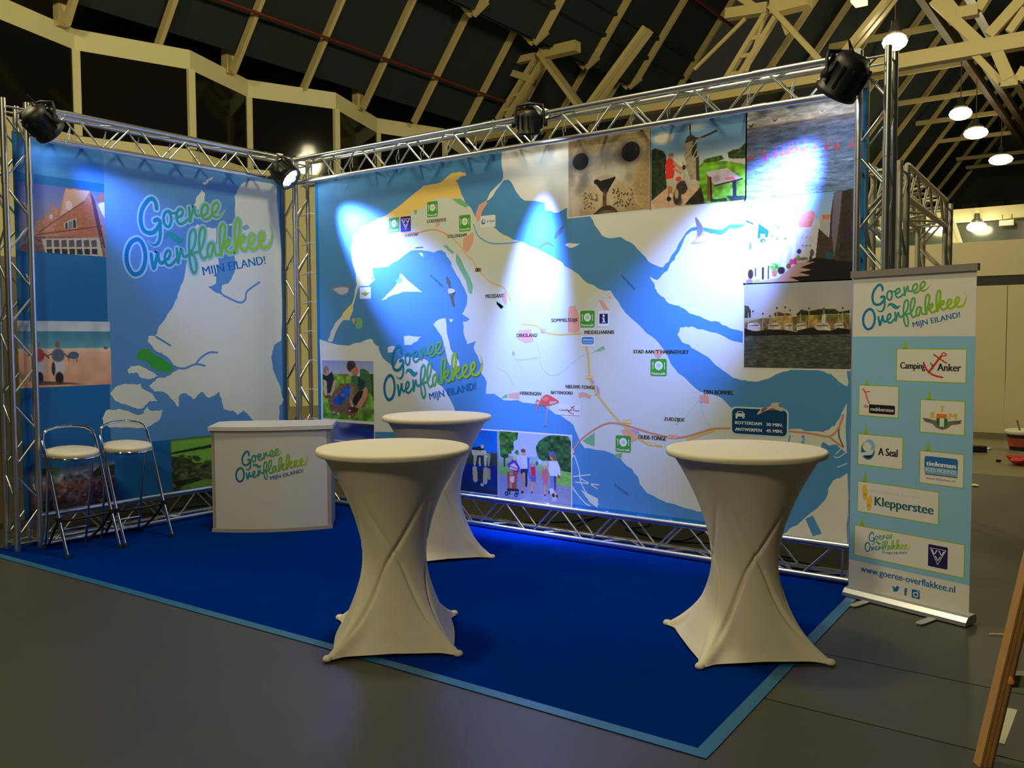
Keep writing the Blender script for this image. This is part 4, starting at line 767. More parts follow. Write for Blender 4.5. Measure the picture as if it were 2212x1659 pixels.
def flam(c):
    c.vgrad([(0, (176, 180, 190)), (.1, (170, 164, 160)), (.19, (150, 140, 134)), (.2, (104, 92, 92)), (.225, (98, 100, 116)), (.4, (92, 106, 140)), (.6, (104, 124, 166)), (1, (112, 132, 172))]); c.grain(.16, 7, 6); c.grain(.14, 16, 6); c.grain(.1, 40, 3)
    for k in range(150): x, y = random.uniform(100, 2020), 900+random.random()**1.3*760; w_ = random.uniform(25, 110)*(y/1300); c.poly([(x-w_, y), (x, y-7), (x+w_, y-w_*.12), (x, y+7)], random.choice([(58, 76, 116), (66, 86, 126), (150, 168, 196)]), .7)
    for x, y, s in ((180, 340, 1.1), (610, 240, .9), (890, 390, .7), (1210, 310, .5), (430, 170, .5), (1460, 80, .5), (1850, 380, .6), (700, 450, .4), (550, 630, .4)):
        c.poly([(x-60*s, y-20*s), (x, y+10*s), (x+70*s, y-50*s), (x+20*s, y+30*s), (x-10*s, y+40*s)], (60, 46, 56))
    for x, y, s in ((180, 920, 1), (400, 870, .9), (460, 950, .9), (610, 870, 1), (910, 760, .9), (840, 830, 1.1), (1010, 770, .8), (1120, 790, 1.3), (1215, 860, .7), (1330, 740, .7), (1540, 730, .9), (1720, 720, 1), (1980, 690, .9), (740, 860, .9)):
        c.ell((x, y), 52*s, 40*s, (170, 70, 90), 1, .15); c.line([(x+20*s, y), (x+28*s, y-110*s), (x+16*s, y-170*s)], .008, (176, 90, 110)); c.ell((x, y+60*s), 40*s, 14*s, (120, 90, 130), .4, .4)
pic(PB, 'f', (105, 150), (2020, 1520), back, 'photo of flamingos wading in choppy blue water', flam, rect=(np.array([PB.v('f', 110, 900)[0], bz1-.03]), np.array([bx1-.03, (PB.v('f', 110, 1690)[1]+PB.v('f', 1990, 1470)[1])/2])))
def street(c):
    c.vgrad([(0, (130, 170, 226)), (.35, (170, 196, 232)), (1, (196, 176, 168))])
    c.poly([(100, 100), (900, 300), (960, 480), (960, 1250), (700, 1500), (100, 1600)], (226, 226, 232), 1, .04); c.poly([(930, 690), (1320, 540), (1320, 1150), (1000, 1250), (930, 1200)], (206, 204, 220), 1, .04)
    for x, w in ((310, 40), (450, 50), (660, 60), (800, 70), (540, 30)): c.poly([(x, 950), (x+w, 960), (x+w-10, 1300), (x-10, 1320)], (190, 190, 216), .8)
    c.poly([(950, 560), (1010, 490), (1180, 400), (1250, 440), (1240, 540), (1190, 680), (1060, 690), (1000, 690)], (226, 130, 110), 1, .06); c.poly([(1360, 480), (1500, 480), (1480, 560), (1370, 560)], (214, 120, 84)); c.poly([(1330, 560), (1480, 560), (1470, 860), (1330, 700)], (176, 172, 180))
    c.poly([(1500, 500), (1560, 110), (1900, 60), (1900, 1600), (1250, 1250), (1310, 700), (1480, 860)], (70, 56, 54), 1, .16); c.poly([(1560, 110), (1690, 100), (1640, 640), (1560, 1200), (1520, 700)], (126, 120, 150), .8); c.poly([(1700, 90), (1840, 80), (1840, 1300), (1640, 1250)], (52, 44, 42), 1, .2)
    c.poly([(1250, 1180), (1850, 1250), (1850, 1700), (1000, 1700), (840, 1500), (1180, 1470), (980, 1420), (1200, 1380), (1010, 1340), (1070, 1270)], (24, 18, 24)); c.poly([(540, 1600), (960, 1260), (1240, 1250), (1010, 1340), (1200, 1380), (980, 1420), (1180, 1470), (840, 1500), (1010, 1570)], (196, 156, 148)); c.poly([(1420, 1100), (1560, 1100), (1560, 1200), (1420, 1200)], (40, 84, 96))
    c.poly([(120, 560), (250, 620), (240, 650), (125, 600)], (40, 80, 76)); c.poly([(330, 620), (500, 740), (480, 850), (310, 870)], (34, 92, 96)); c.poly([(360, 790), (440, 800), (430, 860), (355, 850)], (150, 200, 230)); c.ell((400, 905), 46, 36, (40, 90, 60)); c.poly([(385, 920), (410, 890), (425, 920)], (230, 220, 90))
    for x, y in ((540, 820), (630, 870), (760, 870), (600, 655), (650, 690), (210, 345), (480, 292)): c.poly([(x-25, y-20), (x+35, y-10), (x, y+35)], (96, 104, 124))
    c.ell((195, 990), 26, 70, (120, 120, 116)); c.ell((590, 1330), 80, 60, (96, 170, 50), 1, .3, .3); c.poly([(540, 1390), (640, 1390), (620, 1490), (555, 1490)], (206, 120, 96)); c.ell((975, 1190), 36, 50, (120, 160, 60)); c.ell((700, 1390), 60, 60, (50, 40, 40)); c.ell((925, 1240), 26, 60, (226, 50, 120)); c.ell((870, 1250), 40, 50, (196, 90, 110)); c.ell((820, 1320), 40, 45, (150, 90, 50)); c.ell((200, 1450), 45, 80, (70, 40, 36)); c.line([(150, 1360), (600, 1300)], .008, (226, 200, 214)); c.line([(280, 1360), (280, 1480)], .012, (60, 50, 80)); c.line([(490, 1320), (490, 1520)], .014, (54, 54, 84)); c.line([(400, 1350), (400, 1520)], .02, (60, 44, 40)); c.ell((180, 1570), 60, 40, (160, 120, 210)); c.ell((300, 1560), 60, 30, (170, 170, 90)); c.ell((990, 1080), 36, 40, (54, 44, 90)); c.ell((1200, 1100), 34, 60, (110, 80, 90)); c.ell((1180, 1200), 24, 60, (60, 50, 66)); c.ell((1060, 1200), 80, 24, (90, 80, 84), .8, .3)
    for x in (1050, 1110, 1170): c.ell((x, 985), 14, 10, (90, 80, 110)); c.ell((x, 850), 10, 14, (150, 150, 180))
pic(PB, 'st', (110, 100), (1840, 1560), back, 'photo of a sunny old shopping street with potted plants', street, rect=(np.array([PB.v('st', 112, 900)[0], PB.v('st', 900, 158)[1]]), np.array([bx1-.03, (PB.v('st', 105, 1605)[1]+PB.v('st', 1825, 1525)[1])/2])))
def harb(c):
    c.vgrad([(0, (176, 176, 184)), (.25, (186, 180, 178)), (.4, (186, 180, 168)), (.58, (90, 84, 64)), (.63, (92, 92, 84)), (.8, (70, 74, 76)), (1, (78, 78, 72))]); c.grain(.06, 5)
    c.poly([(100, 970), (1920, 940), (1920, 1560), (90, 1560)], (78, 80, 74), 1, .1); c.grain_in([(100, 985), (1920, 960), (1920, 1560), (90, 1560)], .3, 30, 3.5)
    c.poly([(400, 690), (1900, 630), (1900, 900), (100, 930), (100, 760)], (128, 106, 70), 1, .35, (30, 14)); c.poly([(1000, 640), (1900, 620), (1900, 720), (1000, 730)], (112, 104, 44), 1, .2); c.poly([(100, 470), (170, 480), (215, 560), (210, 680), (100, 690)], (54, 56, 34), 1, .4); c.poly([(990, 620), (1080, 540), (1210, 570), (1350, 540), (1640, 530), (1720, 580), (1900, 550), (1900, 610), (1000, 645)], (46, 50, 28), 1, .4)
    c.poly([(610, 600), (700, 580), (740, 600), (900, 610), (910, 650), (620, 660)], (86, 70, 56), 1, .3)
    for x, y0 in ((250, 560), (660, 500), (800, 490), (885, 540), (1210, 510), (1460, 510), (1780, 500), (420, 600), (1060, 580), (170, 560), (1710, 570), (540, 640)): c.line([(x, y0), (x-6, 880)], .007, (196, 170, 120), .8); c.ell((x, y0+15), 16, 18, (70, 60, 50)); c.line([(x, y0+110), (x-100, 860)], .005, (196, 170, 120), .6); c.line([(x, y0+110), (x+90, 860)], .005, (190, 164, 114), .6)
    c.poly([(590, 660), (900, 640), (960, 850), (540, 860)], (190, 150, 86), .6, .3); c.poly([(1220, 640), (1340, 630), (1360, 800), (1210, 810)], (200, 164, 80), .6, .3)
    for x, w in ((270, 110), (1440, 130), (860, 70), (1720, 80), (620, 110), (1080, 90)): c.poly([(x-w, 800), (x-w*.5, 770), (x+w*.6, 765), (x+w, 830), (x+w, 900), (x-w, 910)], (206, 198, 184), .9, .15); c.poly([(x-w*.8, 810), (x+w*.7, 800), (x+w*.7, 825), (x-w*.8, 830)], (70, 76, 90), .8)
    c.poly([(1430, 650), (1480, 610), (1500, 640), (1480, 770), (1420, 770)], (206, 206, 196)); c.poly([(100, 860), (300, 920), (520, 880), (800, 890), (1000, 900), (1280, 840), (1340, 890), (1600, 900), (1700, 850), (1900, 880), (1900, 965), (100, 990)], (30, 26, 26), 1, .2); c.line([(1000, 920), (790, 880)], .006, (196, 196, 200))
pic(PB, 'h', (100, 120), (1900, 1540), back, 'photo of fishing boats moored along a grey harbour', harb, rect=(np.array([PB.v('h', 103, 900)[0], (PB.v('h', 105, 130)[1]+PB.v('h', 1905, 30)[1])/2]), np.array([bx1-.03, (PB.v('h', 98, 1530)[1]+PB.v('h', 1890, 1555)[1])/2])))
def farm(c):
    c.vgrad([(0, (150, 164, 226)), (.22, (176, 186, 230)), (.23, (140, 170, 70)), (.5, (120, 170, 60)), (1, (96, 160, 50))]); c.grain_in([(100, 330), (1130, 330), (1130, 1230), (100, 1230)], .3, 22)
    c.poly([(250, 820), (480, 520), (700, 500), (820, 560), (1000, 780), (950, 1000), (800, 1100), (700, 1180), (520, 1060), (360, 1110), (290, 1000)], (120, 96, 84), 1, .14); c.poly([(1030, 330), (1130, 330), (1130, 900), (1060, 700)], (70, 90, 40), 1, .3)
    c.ell((215, 260), 55, 80, (150, 130, 120)); c.ell((245, 320), 36, 46, (196, 150, 140)); c.poly([(150, 330), (230, 370), (330, 280), (370, 460), (350, 480), (230, 470), (160, 430)], (30, 38, 60)); c.poly([(230, 470), (350, 480), (300, 690), (240, 690)], (44, 48, 66)); c.line([(195, 480), (200, 620), (215, 740)], .05, (214, 180, 176)); c.line([(370, 480), (350, 620), (310, 710)], .045, (206, 160, 150)); c.ell((250, 760), 70, 30, (110, 70, 60))
    c.poly([(350, 800), (470, 700), (560, 590), (640, 545), (680, 560), (660, 730), (560, 840), (500, 920), (400, 910), (350, 860)], (30, 90, 210), 1, .25, (14, 14)); c.poly([(480, 710), (560, 710), (520, 770)], (150, 120, 110))
    c.poly([(820, 240), (940, 230), (1020, 290), (1090, 640), (1000, 720), (990, 600), (830, 640), (810, 560), (690, 480), (690, 370), (800, 350)], (64, 110, 80), 1, .14); c.poly([(820, 380), (960, 480), (920, 620), (820, 640)], (34, 64, 46)); c.poly([(810, 210), (850, 240), (850, 370), (800, 370)], (206, 212, 236)); c.ell((690, 180), 85, 110, (70, 54, 52)); c.ell((760, 270), 75, 85, (200, 120, 110)); c.poly([(610, 220), (640, 150), (760, 130), (770, 200), (640, 280)], (66, 50, 50))
    c.poly([(710, 800), (830, 650), (920, 640), (900, 760), (830, 900), (760, 930), (710, 860)], (30, 34, 36)); c.line([(960, 640), (930, 780), (840, 920)], .08, (206, 140, 116)); c.line([(700, 600), (690, 800)], .07, (150, 120, 110)); c.line([(680, 840), (710, 930)], .05, (196, 150, 130)); c.ell((740, 1000), 110, 60, (60, 40, 36), .9, .3); c.ell((800, 950), 40, 24, (190, 130, 110))
    for x, y in ((360, 1050), (445, 1075), (660, 1020), (655, 1130), (710, 935)): c.ell((x, y), 22, 16, (214, 200, 160))
    c.poly([(830, 960), (920, 980), (1130, 830), (1130, 1230), (760, 1230)], (110, 160, 66), 1, .4, (12, 12))
pic(PB, 'fa', (140, 75), (1110, 1210), back, 'photo of two people kneeling to dig in a green field', farm, rect=(PB.v('fa', 142, 72), np.array([PB.v('fa', 1112, 600)[0], (PB.v('fa', 150, 1165)[1]+PB.v('fa', 1115, 1222)[1])/2])))
def cloud(c):
    c.vgrad([(0, (26, 44, 150)), (1, (40, 60, 160))]); c.ell((540, 1270), 130, 80, (150, 160, 214), .9, .4); c.ell((330, 1420), 200, 160, (120, 134, 206), .8, .5); c.ell((800, 1240), 200, 60, (110, 116, 176), .7, .5); c.ell((1000, 1300), 160, 70, (40, 44, 70), .8, .4); c.ell((600, 1600), 300, 120, (110, 120, 190), .7, .6); c.ell((900, 1700), 260, 140, (170, 178, 214), .8, .5); c.grain(.18, 7)
pic(PB, 'fa', (150, 1190), (1120, 1600), back, 'photo of white clouds in a deep blue sky', cloud, rect=(np.array([PB.v('fa', 145, 1300)[0], (PB.v('fa', 150, 1165)[1]+PB.v('fa', 1115, 1222)[1])/2-.03]), np.array([PB.v('fa', 1118, 1300)[0], .66])))
def cows(c):
    c.vgrad([(0, (0, 96, 196)), (.34, (20, 110, 196)), (.35, (70, 76, 60)), (.55, (54, 60, 50)), (.56, (10, 40, 120)), (.85, (10, 36, 100)), (1, (22, 34, 60))]); c.grain(.1, 14)
    c.poly([(340, 400), (500, 370), (540, 345), (575, 375), (545, 460), (340, 460)], (26, 32, 44)); c.ell((530, 380), 30, 36, (200, 190, 150)); c.poly([(330, 440), (600, 455), (620, 560), (600, 745), (570, 740), (550, 560), (480, 580), (430, 560), (400, 720), (370, 720), (370, 540), (340, 520)], (206, 196, 150), 1, .12); c.poly([(610, 510), (670, 500), (680, 560), (655, 740), (630, 740), (625, 580)], (170, 160, 124)); c.poly([(430, 540), (560, 540), (550, 640), (480, 700), (430, 600)], (40, 44, 40), .85); c.line([(480, 600), (485, 720)], .02, (200, 190, 150))
    c.poly([(350, 780), (680, 800), (670, 960), (600, 1040), (540, 1000), (350, 990)], (40, 44, 50), .8, .3); c.line([(390, 790), (400, 980)], .05, (190, 176, 130)); c.line([(590, 810), (580, 1020)], .05, (180, 168, 124)); c.line([(650, 810), (655, 960)], .03, (160, 150, 110)); c.ell((525, 1080), 30, 30, (190, 180, 130)); c.ell((150, 770), 26, 46, (200, 180, 140)); c.ell((650, 1190), 60, 22, (26, 36, 46))
pic(PB, 's', (100, 70), (808, 1300), back, 'photo of calves beside blue water', cows, rect=(np.array([PB.v('fa', 1118, 1300)[0]+.48, PB.v('s', 600, 82)[1]]), np.array([PB.v('s', 806, 700)[0], bz0+.04])))
def fam(c):
    c.vgrad([(0, (176, 186, 226)), (.35, (186, 196, 226)), (.5, (140, 180, 110)), (.66, (120, 180, 80)), (.67, (150, 150, 176)), (1, (130, 128, 156))])
    c.poly([(830, 1000), (1000, 980), (1250, 700), (1500, 700), (1600, 900), (2160, 1140), (2160, 1500), (830, 1500)], (146, 148, 178), 1, .05)
    c.poly([(830, 90), (1190, 100), (1170, 250), (1100, 290), (1110, 440), (1060, 470), (1080, 560), (950, 600), (860, 560), (840, 300)], (60, 110, 40), 1, .5, (26, 22)); c.line([(935, 560), (935, 740)], .02, (70, 56, 40)); c.poly([(1110, 490), (1170, 430), (1210, 500), (1180, 540)], (84, 140, 50), 1, .3)
    c.poly([(1510, 400), (1560, 290), (1700, 190), (1880, 160), (2100, 180), (2160, 300), (2160, 860), (1960, 820), (1900, 640), (1600, 640), (1540, 560)], (50, 90, 46), 1, .5, (24, 24)); c.poly([(1960, 840), (2160, 870), (2160, 1120), (1900, 1080), (1880, 960)], (130, 190, 84), 1, .1)
    c.poly([(1380, 560), (1560, 570), (1540, 650), (1390, 640)], (150, 180, 196)); c.ell((1595, 660), 34, 40, (196, 206, 226)); c.ell((1530, 690), 24, 40, (70, 90, 150))
    c.poly([(980, 840), (1180, 830), (1150, 1190), (1000, 1200)], (190, 80, 54)); c.ell((1075, 930), 46, 60, (120, 60, 44)); c.poly([(1030, 930), (1120, 920), (1110, 1040), (1030, 1040)], (230, 206, 206)); c.ell((1060, 880), 36, 40, (200, 140, 110)); c.line([(1050, 1040), (1055, 1150)], .03, (206, 150, 120)); c.line([(1000, 1170), (1180, 1180)], .03, (40, 36, 46))
    for x, y in ((970, 1245), (1145, 1270), (1170, 1220), (1015, 1220)): c.ell((x, y), 30, 42, (36, 36, 46)); c.ell((x, y), 12, 18, (150, 150, 170))
    c.poly([(980, 700), (1060, 650), (1090, 570), (1240, 640), (1200, 830), (1240, 860), (1160, 850), (1030, 800)], (110, 60, 160)); c.poly([(1040, 720), (1110, 680), (1180, 760), (1160, 820), (1030, 790)], (226, 206, 224)); c.line([(1040, 740), (1170, 790)], .016, (206, 110, 90)); c.ell((1120, 600), 36, 36, (206, 206, 120)); c.ell((1050, 570), 40, 55, (206, 160, 140)); c.ell((1045, 530), 40, 24, (190, 190, 210))
    c.ell((1290, 500), 45, 55, (214, 160, 130)); c.ell((1280, 455), 44, 34, (110, 70, 56)); c.poly([(1170, 570), (1250, 550), (1360, 560), (1360, 780), (1230, 790), (1150, 640)], (206, 206, 226), 1, .04); c.poly([(1350, 560), (1400, 600), (1390, 800), (1430, 960), (1390, 980), (1360, 800)], (60, 110, 206)); c.poly([(1230, 790), (1370, 790), (1360, 880), (1230, 890)], (40, 40, 76)); c.line([(1290, 880), (1275, 1060), (1270, 1180)], .036, (206, 150, 120)); c.line([(1340, 880), (1335, 1100)], .03, (40, 44, 56)); c.line([(1240, 890), (1290, 1140)], .022, (190, 136, 110)); c.ell((1265, 1215), 24, 24, (26, 26, 30))
    c.ell((1445, 710), 26, 50, (206, 140, 110)); c.poly([(1410, 760), (1500, 750), (1510, 920), (1430, 930)], (206, 40, 66)); c.poly([(1410, 930), (1520, 930), (1510, 1040), (1420, 1040)], (86, 96, 150)); c.line([(1445, 1040), (1440, 1210)], .028, (206, 150, 120)); c.line([(1490, 1040), (1485, 1190)], .022, (190, 140, 120)); c.ell((1440, 1222), 18, 18, (60, 60, 80))
    c.ell((1680, 710), 40, 46, (214, 196, 196)); c.ell((1680, 750), 30, 30, (210, 160, 140)); c.poly([(1620, 860), (1640, 800), (1730, 790), (1750, 860), (1740, 1000), (1640, 1000)], (206, 110, 120)); c.poly([(1640, 1000), (1735, 1000), (1720, 1090), (1650, 1090)], (196, 110, 130)); c.line([(1680, 1090), (1682, 1260)], .03, (206, 150, 130)); c.line([(1700, 1090), (1700, 1200)], .02, (190, 140, 120)); c.ell((1680, 1272), 20, 14, (50, 50, 70))
    c.ell((1815, 530), 62, 62, (70, 96, 206)); c.ell((1815, 570), 44, 62, (206, 150, 120)); c.poly([(1770, 540), (1815, 500), (1870, 540), (1880, 740), (1850, 640)], (140, 90, 70)); c.poly([(1760, 660), (1820, 640), (1910, 650), (1960, 780), (1960, 920), (1900, 930), (1780, 920), (1740, 800)], (214, 218, 236)); c.poly([(1910, 880), (1980, 950), (1920, 970)], (190, 60, 60)); c.poly([(1770, 920), (1890, 920), (1890, 1080), (1870, 1190), (1840, 1180), (1840, 1000), (1810, 1160), (1790, 1150)], (110, 130, 190)); c.poly([(1840, 930), (1890, 930), (1880, 1180), (1850, 1180)], (80, 70, 110))
    c.ell((1800, 1200), 50, 55, (214, 210, 214)); c.ell((1850, 1280), 55, 60, (206, 200, 196)); c.ell((1835, 1280), 30, 40, (70, 50, 46)); c.ell((1900, 1290), 22, 30, (60, 46, 46)); c.line([(1830, 1320), (1830, 1370)], .02, (200, 190, 190)); c.line([(1870, 1320), (1865, 1370)], .02, (200, 190, 190)); c.ell((1755, 1220), 14, 34, (60, 50, 56))
pic(PB, 's', (835, 95), (2160, 1440), back, 'photo of a family walking with a stroller and a dog', fam, rect=(np.array([PB.v('s', 836, 700)[0], (PB.v('s', 836, 96)[1]+PB.v('s', 2155, 190)[1])/2]), np.array([PB.v('s', 2158, 700)[0], bz0+.03])))
def house(c):
    c.vgrad([(0, (90, 106, 186)), (.3, (120, 130, 190)), (1, (140, 130, 150))]); c.poly([(370, 250), (420, 90), (600, 110), (640, 170), (720, 440), (725, 610), (180, 580), (100, 540), (180, 440), (220, 300), (235, 350), (270, 270), (290, 310), (320, 200), (360, 260)], (176, 126, 112), 1, .1); c.poly([(360, 330), (560, 190), (640, 200), (690, 450), (400, 460), (330, 420)], (170, 110, 92), 1, .08)
    c.poly([(420, 100), (600, 115), (560, 190), (380, 300)], (196, 160, 146)); c.line([(220, 420), (560, 190)], .014, (120, 84, 90)); c.line([(200, 440), (690, 375)], .014, (110, 70, 66)); c.poly([(600, 110), (640, 180), (720, 540), (690, 540), (640, 320)], (80, 64, 90)); c.poly([(660, 210), (715, 190), (715, 320), (690, 280)], (214, 206, 226)); c.poly([(640, 180), (700, 120), (712, 130), (710, 200)], (150, 100, 90))
    c.poly([(410, 350), (500, 315), (505, 390), (415, 400)], (206, 196, 196)); c.poly([(416, 352), (435, 346), (437, 396), (418, 398)], (44, 60, 64)); c.poly([(475, 330), (496, 322), (500, 388), (478, 390)], (44, 60, 64)); c.poly([(440, 345), (472, 332), (475, 390), (440, 396)], (110, 120, 136)); c.ell((445, 220), 26, 36, (210, 190, 214)); c.ell((312, 305), 14, 20, (200, 180, 200))
    c.poly([(50, 555), (180, 450), (690, 460), (720, 600), (180, 590)], (120, 96, 92), 1, .2); c.poly([(240, 470), (670, 460), (700, 600), (270, 580)], (196, 186, 184), .9)
    for k in range(7): x = 275+k*56; c.poly([(x, 478+k*1), (x+40, 476), (x+44, 530), (x+4, 532)], (84, 84, 96)); c.poly([(x+4, 545), (x+46, 545), (x+50, 588), (x+8, 586)], (44, 50, 54))
pic(PL, 'lh', (30, 45), (718, 600), left, 'photo of old brick gable houses', house, False, rect=(np.array([ly0+.03, (PL.v('lh', 160, 58)[1]+PL.v('lh', 708, 118)[1])/2]), np.array([PL.v('lh', 716, 400)[0], (PL.v('lh', 60, 560)[1]+PL.v('lh', 716, 602)[1])/2])))
def beach(c):
    c.vgrad([(0, (186, 200, 226)), (.15, (190, 206, 226)), (.16, (70, 130, 160)), (.4, (96, 160, 180)), (.43, (230, 200, 186)), (.5, (226, 180, 150)), (1, (216, 166, 132))]); c.grain(.06, 12)
    for x in (375, 225): c.ell((x, 1430), 46, 60, (196, 196, 206)); c.ell((x, 1510), 30, 46, (40, 36, 40)); c.ell((x-10, 1340), 48, 50, (90, 96, 116) if x > 300 else (170, 70, 70)); c.ell((x-15, 1260), 18, 24, (130, 100, 90)); c.line([(x-60, 1330), (x-90, 1345)], .012, (90, 70, 66)); c.line([(x+40, 1330), (x+70, 1360)], .014, (80, 60, 60)); c.ell((x-45, 1440), 14, 50, (50, 50, 60))
    c.ell((480, 1340), 40, 28, (80, 96, 130)); c.line([(445, 1350), (445, 1385)], .01, (60, 60, 70)); c.line([(505, 1350), (505, 1385)], .01, (60, 60, 70)); c.ell((720, 1285), 16, 10, (110, 96, 96)); c.poly([(200, 1530), (420, 1540), (560, 1555), (200, 1565)], (84, 60, 50), .8)
pic(PL, 'lh', (80, 1085), (760, 1560), left, 'photo of two scooter riders on a beach', beach, False, rect=(np.array([PL.v('lh', 66, 1300)[0], PL.v('lh', 400, 1085)[1]]), np.array([PL.v('lh', 757, 1300)[0], PL.v('lh', 500, 1568)[1]])))
def vill(c):
    c.vgrad([(0, (60, 90, 170)), (.15, (130, 140, 160)), (.3, (120, 124, 130)), (.42, (120, 84, 78)), (.7, (96, 76, 74)), (1, (44, 36, 30))]); c.grain(.16, 8); c.grain_in([(60, 560), (1030, 400), (1030, 980), (60, 980)], .5, 30); c.poly([(830, 420), (1030, 390), (1030, 520), (700, 540)], (44, 54, 30), 1, .3); c.ell((270, 440), 110, 90, (60, 84, 40), 1, .3, .3); c.ell((160, 420), 100, 130, (40, 56, 26), 1, .3, .3); c.ell((420, 400), 60, 40, (60, 90, 190), .7, .4)
    for k in range(40): c.ell((random.uniform(200, 950), random.uniform(560, 860)), random.uniform(10, 28), random.uniform(8, 18), random.choice([(170, 130, 120), (130, 120, 130), (80, 70, 80), (150, 90, 76), (40, 50, 110)]), .8, .4)
    c.ell((860, 810), 34, 22, (206, 140, 50))
pic(PL, 'lb', (110, 330), (1020, 900), left, 'dark photo of a busy village harbour', vill, False, rect=(np.array([ly0+.04, PL.v('lb', 900, 355)[1]]), np.array([PL.v('lb', 1018, 600)[0], bz0])))
def fields(c):
    c.vgrad([(0, (60, 90, 50)), (.06, (120, 180, 70)), (.3, (110, 170, 60)), (.4, (70, 110, 46)), (1, (60, 84, 40))]); c.poly([(1660, 260), (2140, 160), (2500, 90), (2500, 120), (2140, 200), (1660, 280)], (36, 54, 26), 1, .3); c.poly([(1660, 300), (1900, 330), (2140, 340), (2500, 300), (2500, 800), (1660, 800)], (60, 76, 44), 1, .4, (26, 26)); c.poly([(1780, 280), (2500, 150), (2500, 320), (1950, 380)], (116, 176, 60), 1, .06)
    for k in range(46): c.ell((random.uniform(1680, 2500), random.uniform(300, 640)), random.uniform(14, 40), random.uniform(10, 26), random.choice([(34, 50, 26), (50, 66, 34), (96, 104, 106), (86, 120, 50), (120, 116, 110), (28, 36, 24)]), .85, .4)
    c.poly([(1780, 650), (2050, 570), (2500, 560), (2500, 720), (1800, 740)], (90, 130, 50), 1, .12); c.poly([(1680, 600), (2000, 540), (2020, 580), (1750, 660)], (30, 40, 24), .9)
pic(PL, 'lb', (1668, 100), (2300, 720), left, 'aerial photo of green fields and a village', fields, False, rect=(np.array([PL.v('lb', 1672, 300)[0], (PL.v('lb', 1668, 98)[1]+PL.v('lb', 2130, 60)[1])/2]), np.array([ly1-.35, bz0])))
# lacing cords on the sides of the long banner
for s, x in ((0, bx0-.03), (1, bx1+.02)):
    for k in range(10):
        z = .55+k*.31; x2 = (-.0 if s == 0 else L_-WT)
        if s == 0: MB().tube([(x, YB-.004, z), ((x+.02)/2+.02, YB-.01, z+.012), (.026, YB-.03, z-.01), (.0, WT-.03, z)], .0045, 6).build('lacing_cord', mat('cord_white', rgb(200, 200, 200), .7), back, world=True)
for k in range(9):
    y = ly0+.15+k*.31
    MB().tube([(XB, y, bz1), (XB+.02, y, bz1+.06), (XB+.0, y+.02, bz1+.14), (XB-.02, y, bz1+.05)], .004, 6).build('lacing_cord', MATS['cord_white'], left, world=True)
for k in range(17):
    x = bx0+.2+k*.32
    MB().tube([(x, YB, bz1), (x, YB-.02, bz1+.06), (x+.02, YB, bz1+.14), (x, YB+.02, bz1+.05)], .004, 6).build('lacing_cord', MATS['cord_white'], back, world=True)
# ================================================================ carpet
cp = [(-.26, -3.09), (.08, -3.075), (1.9, -3.01), (3.66, -2.950), (5.95, -2.913), (5.90, -1.614), (5.845, -.154), (5.845, .22), (-.26, .22)]
cp_t = thing('carpet', 'bright blue booth carpet with a lighter blue taped edge', 'carpet', (2.8, -1.4, 0))
MB().prism(cp, .0, .004).build('pile', carpetm, cp_t, world=True)
tw = .066
def tape(a, b_, name='edge_tape'):
    a, b_ = np.array(a), np.array(b_); d = (b_-a)/np.linalg.norm(b_-a); n = np.array([-d[1], d[0]])
    MB().prism([tuple(a), tuple(b_), tuple(b_+n*tw), tuple(a+n*tw)], .0041, .0049).build(name, tapem, cp_t, world=True)
for i in range(4): tape(cp[i], cp[i+1])
for i in range(4, 7): tape((cp[i][0], cp[i][1]+(tw if i == 4 else 0)), cp[i+1])
GZ = .005
# ================================================================ bar tables in stretch covers
def table_mesh():
    na, nh = 264, 100; vs, fs = [], []
    zt_, R_top, Rw, Rf, tw_ = 1.065, .402, .182, .515, .44
    for j in range(nh+1):
        t = j/nh
        for i in range(na):
            a = 2*math.pi*i/na; ph = (a+math.pi/4) % (math.pi/2)-math.pi/4     # 0 on a foot direction
            mid = abs(ph)/(math.pi/4)                                          # 0 foot .. 1 between feet
            if t < tw_:
                q = 1-t/tw_; Rc = Rw+(Rf-Rw)*q**2.15
                face = Rw+(Rf*.66-Rw)*q**1.75
                loc = abs(ph); ff = math.pi/4-loc                               # angle from face middle
                flat = face/math.cos(min(ff, 1.0)) if True else face
                k = max(0.0, 1-loc/(.16+.5*(1-q)))
                r = min(Rc, flat*(1+.0*q)); r = max(r, face)
                peak = math.exp(-(loc/(.07+.45*(1-q)**1.2))**2)
                r = face/math.cos(ff*.92*q+0)*(1-peak)+Rc*peak if q > 0 else Rw
                circ = (Rc+face)/2*1.0
                bl = q**.55; r = r*bl+circ*(1-bl)
            else:
                q = (t-tw_)/(1-tw_); r = Rw+(R_top-Rw)*(q**1.75)
            ff = math.pi/4-abs(ph)
            # taut crease running from each foot up across the face
            for sg in (1, -1):
                sf = (math.pi/4-abs(ph))*(1 if ph > 0 else -1)
                u_ = t/.5; cpos = math.atan2(.35*(1-u_), .352-.172*u_ if u_ < 1 else .18+.13*(u_-1))*sg
                wdt = .036+.03*u_; amp = .018*min(1, u_*3)*max(0, 1-max(0, u_-.9)/.75)
                r -= amp*math.exp(-((sf-cpos)/wdt)**2)
            z = t*zt_
            if t < .06: z += (1-t/.06)*.018*mid**.5
            vs.append((r*math.cos(a), r*math.sin(a), z+.004))
    for j in range(nh):
        for i in range(na): fs.append((j*na+i, j*na+(i+1) % na, (j+1)*na+(i+1) % na, (j+1)*na+i))
    b = MB(); b.add(vs, fs, smooth=True); return b
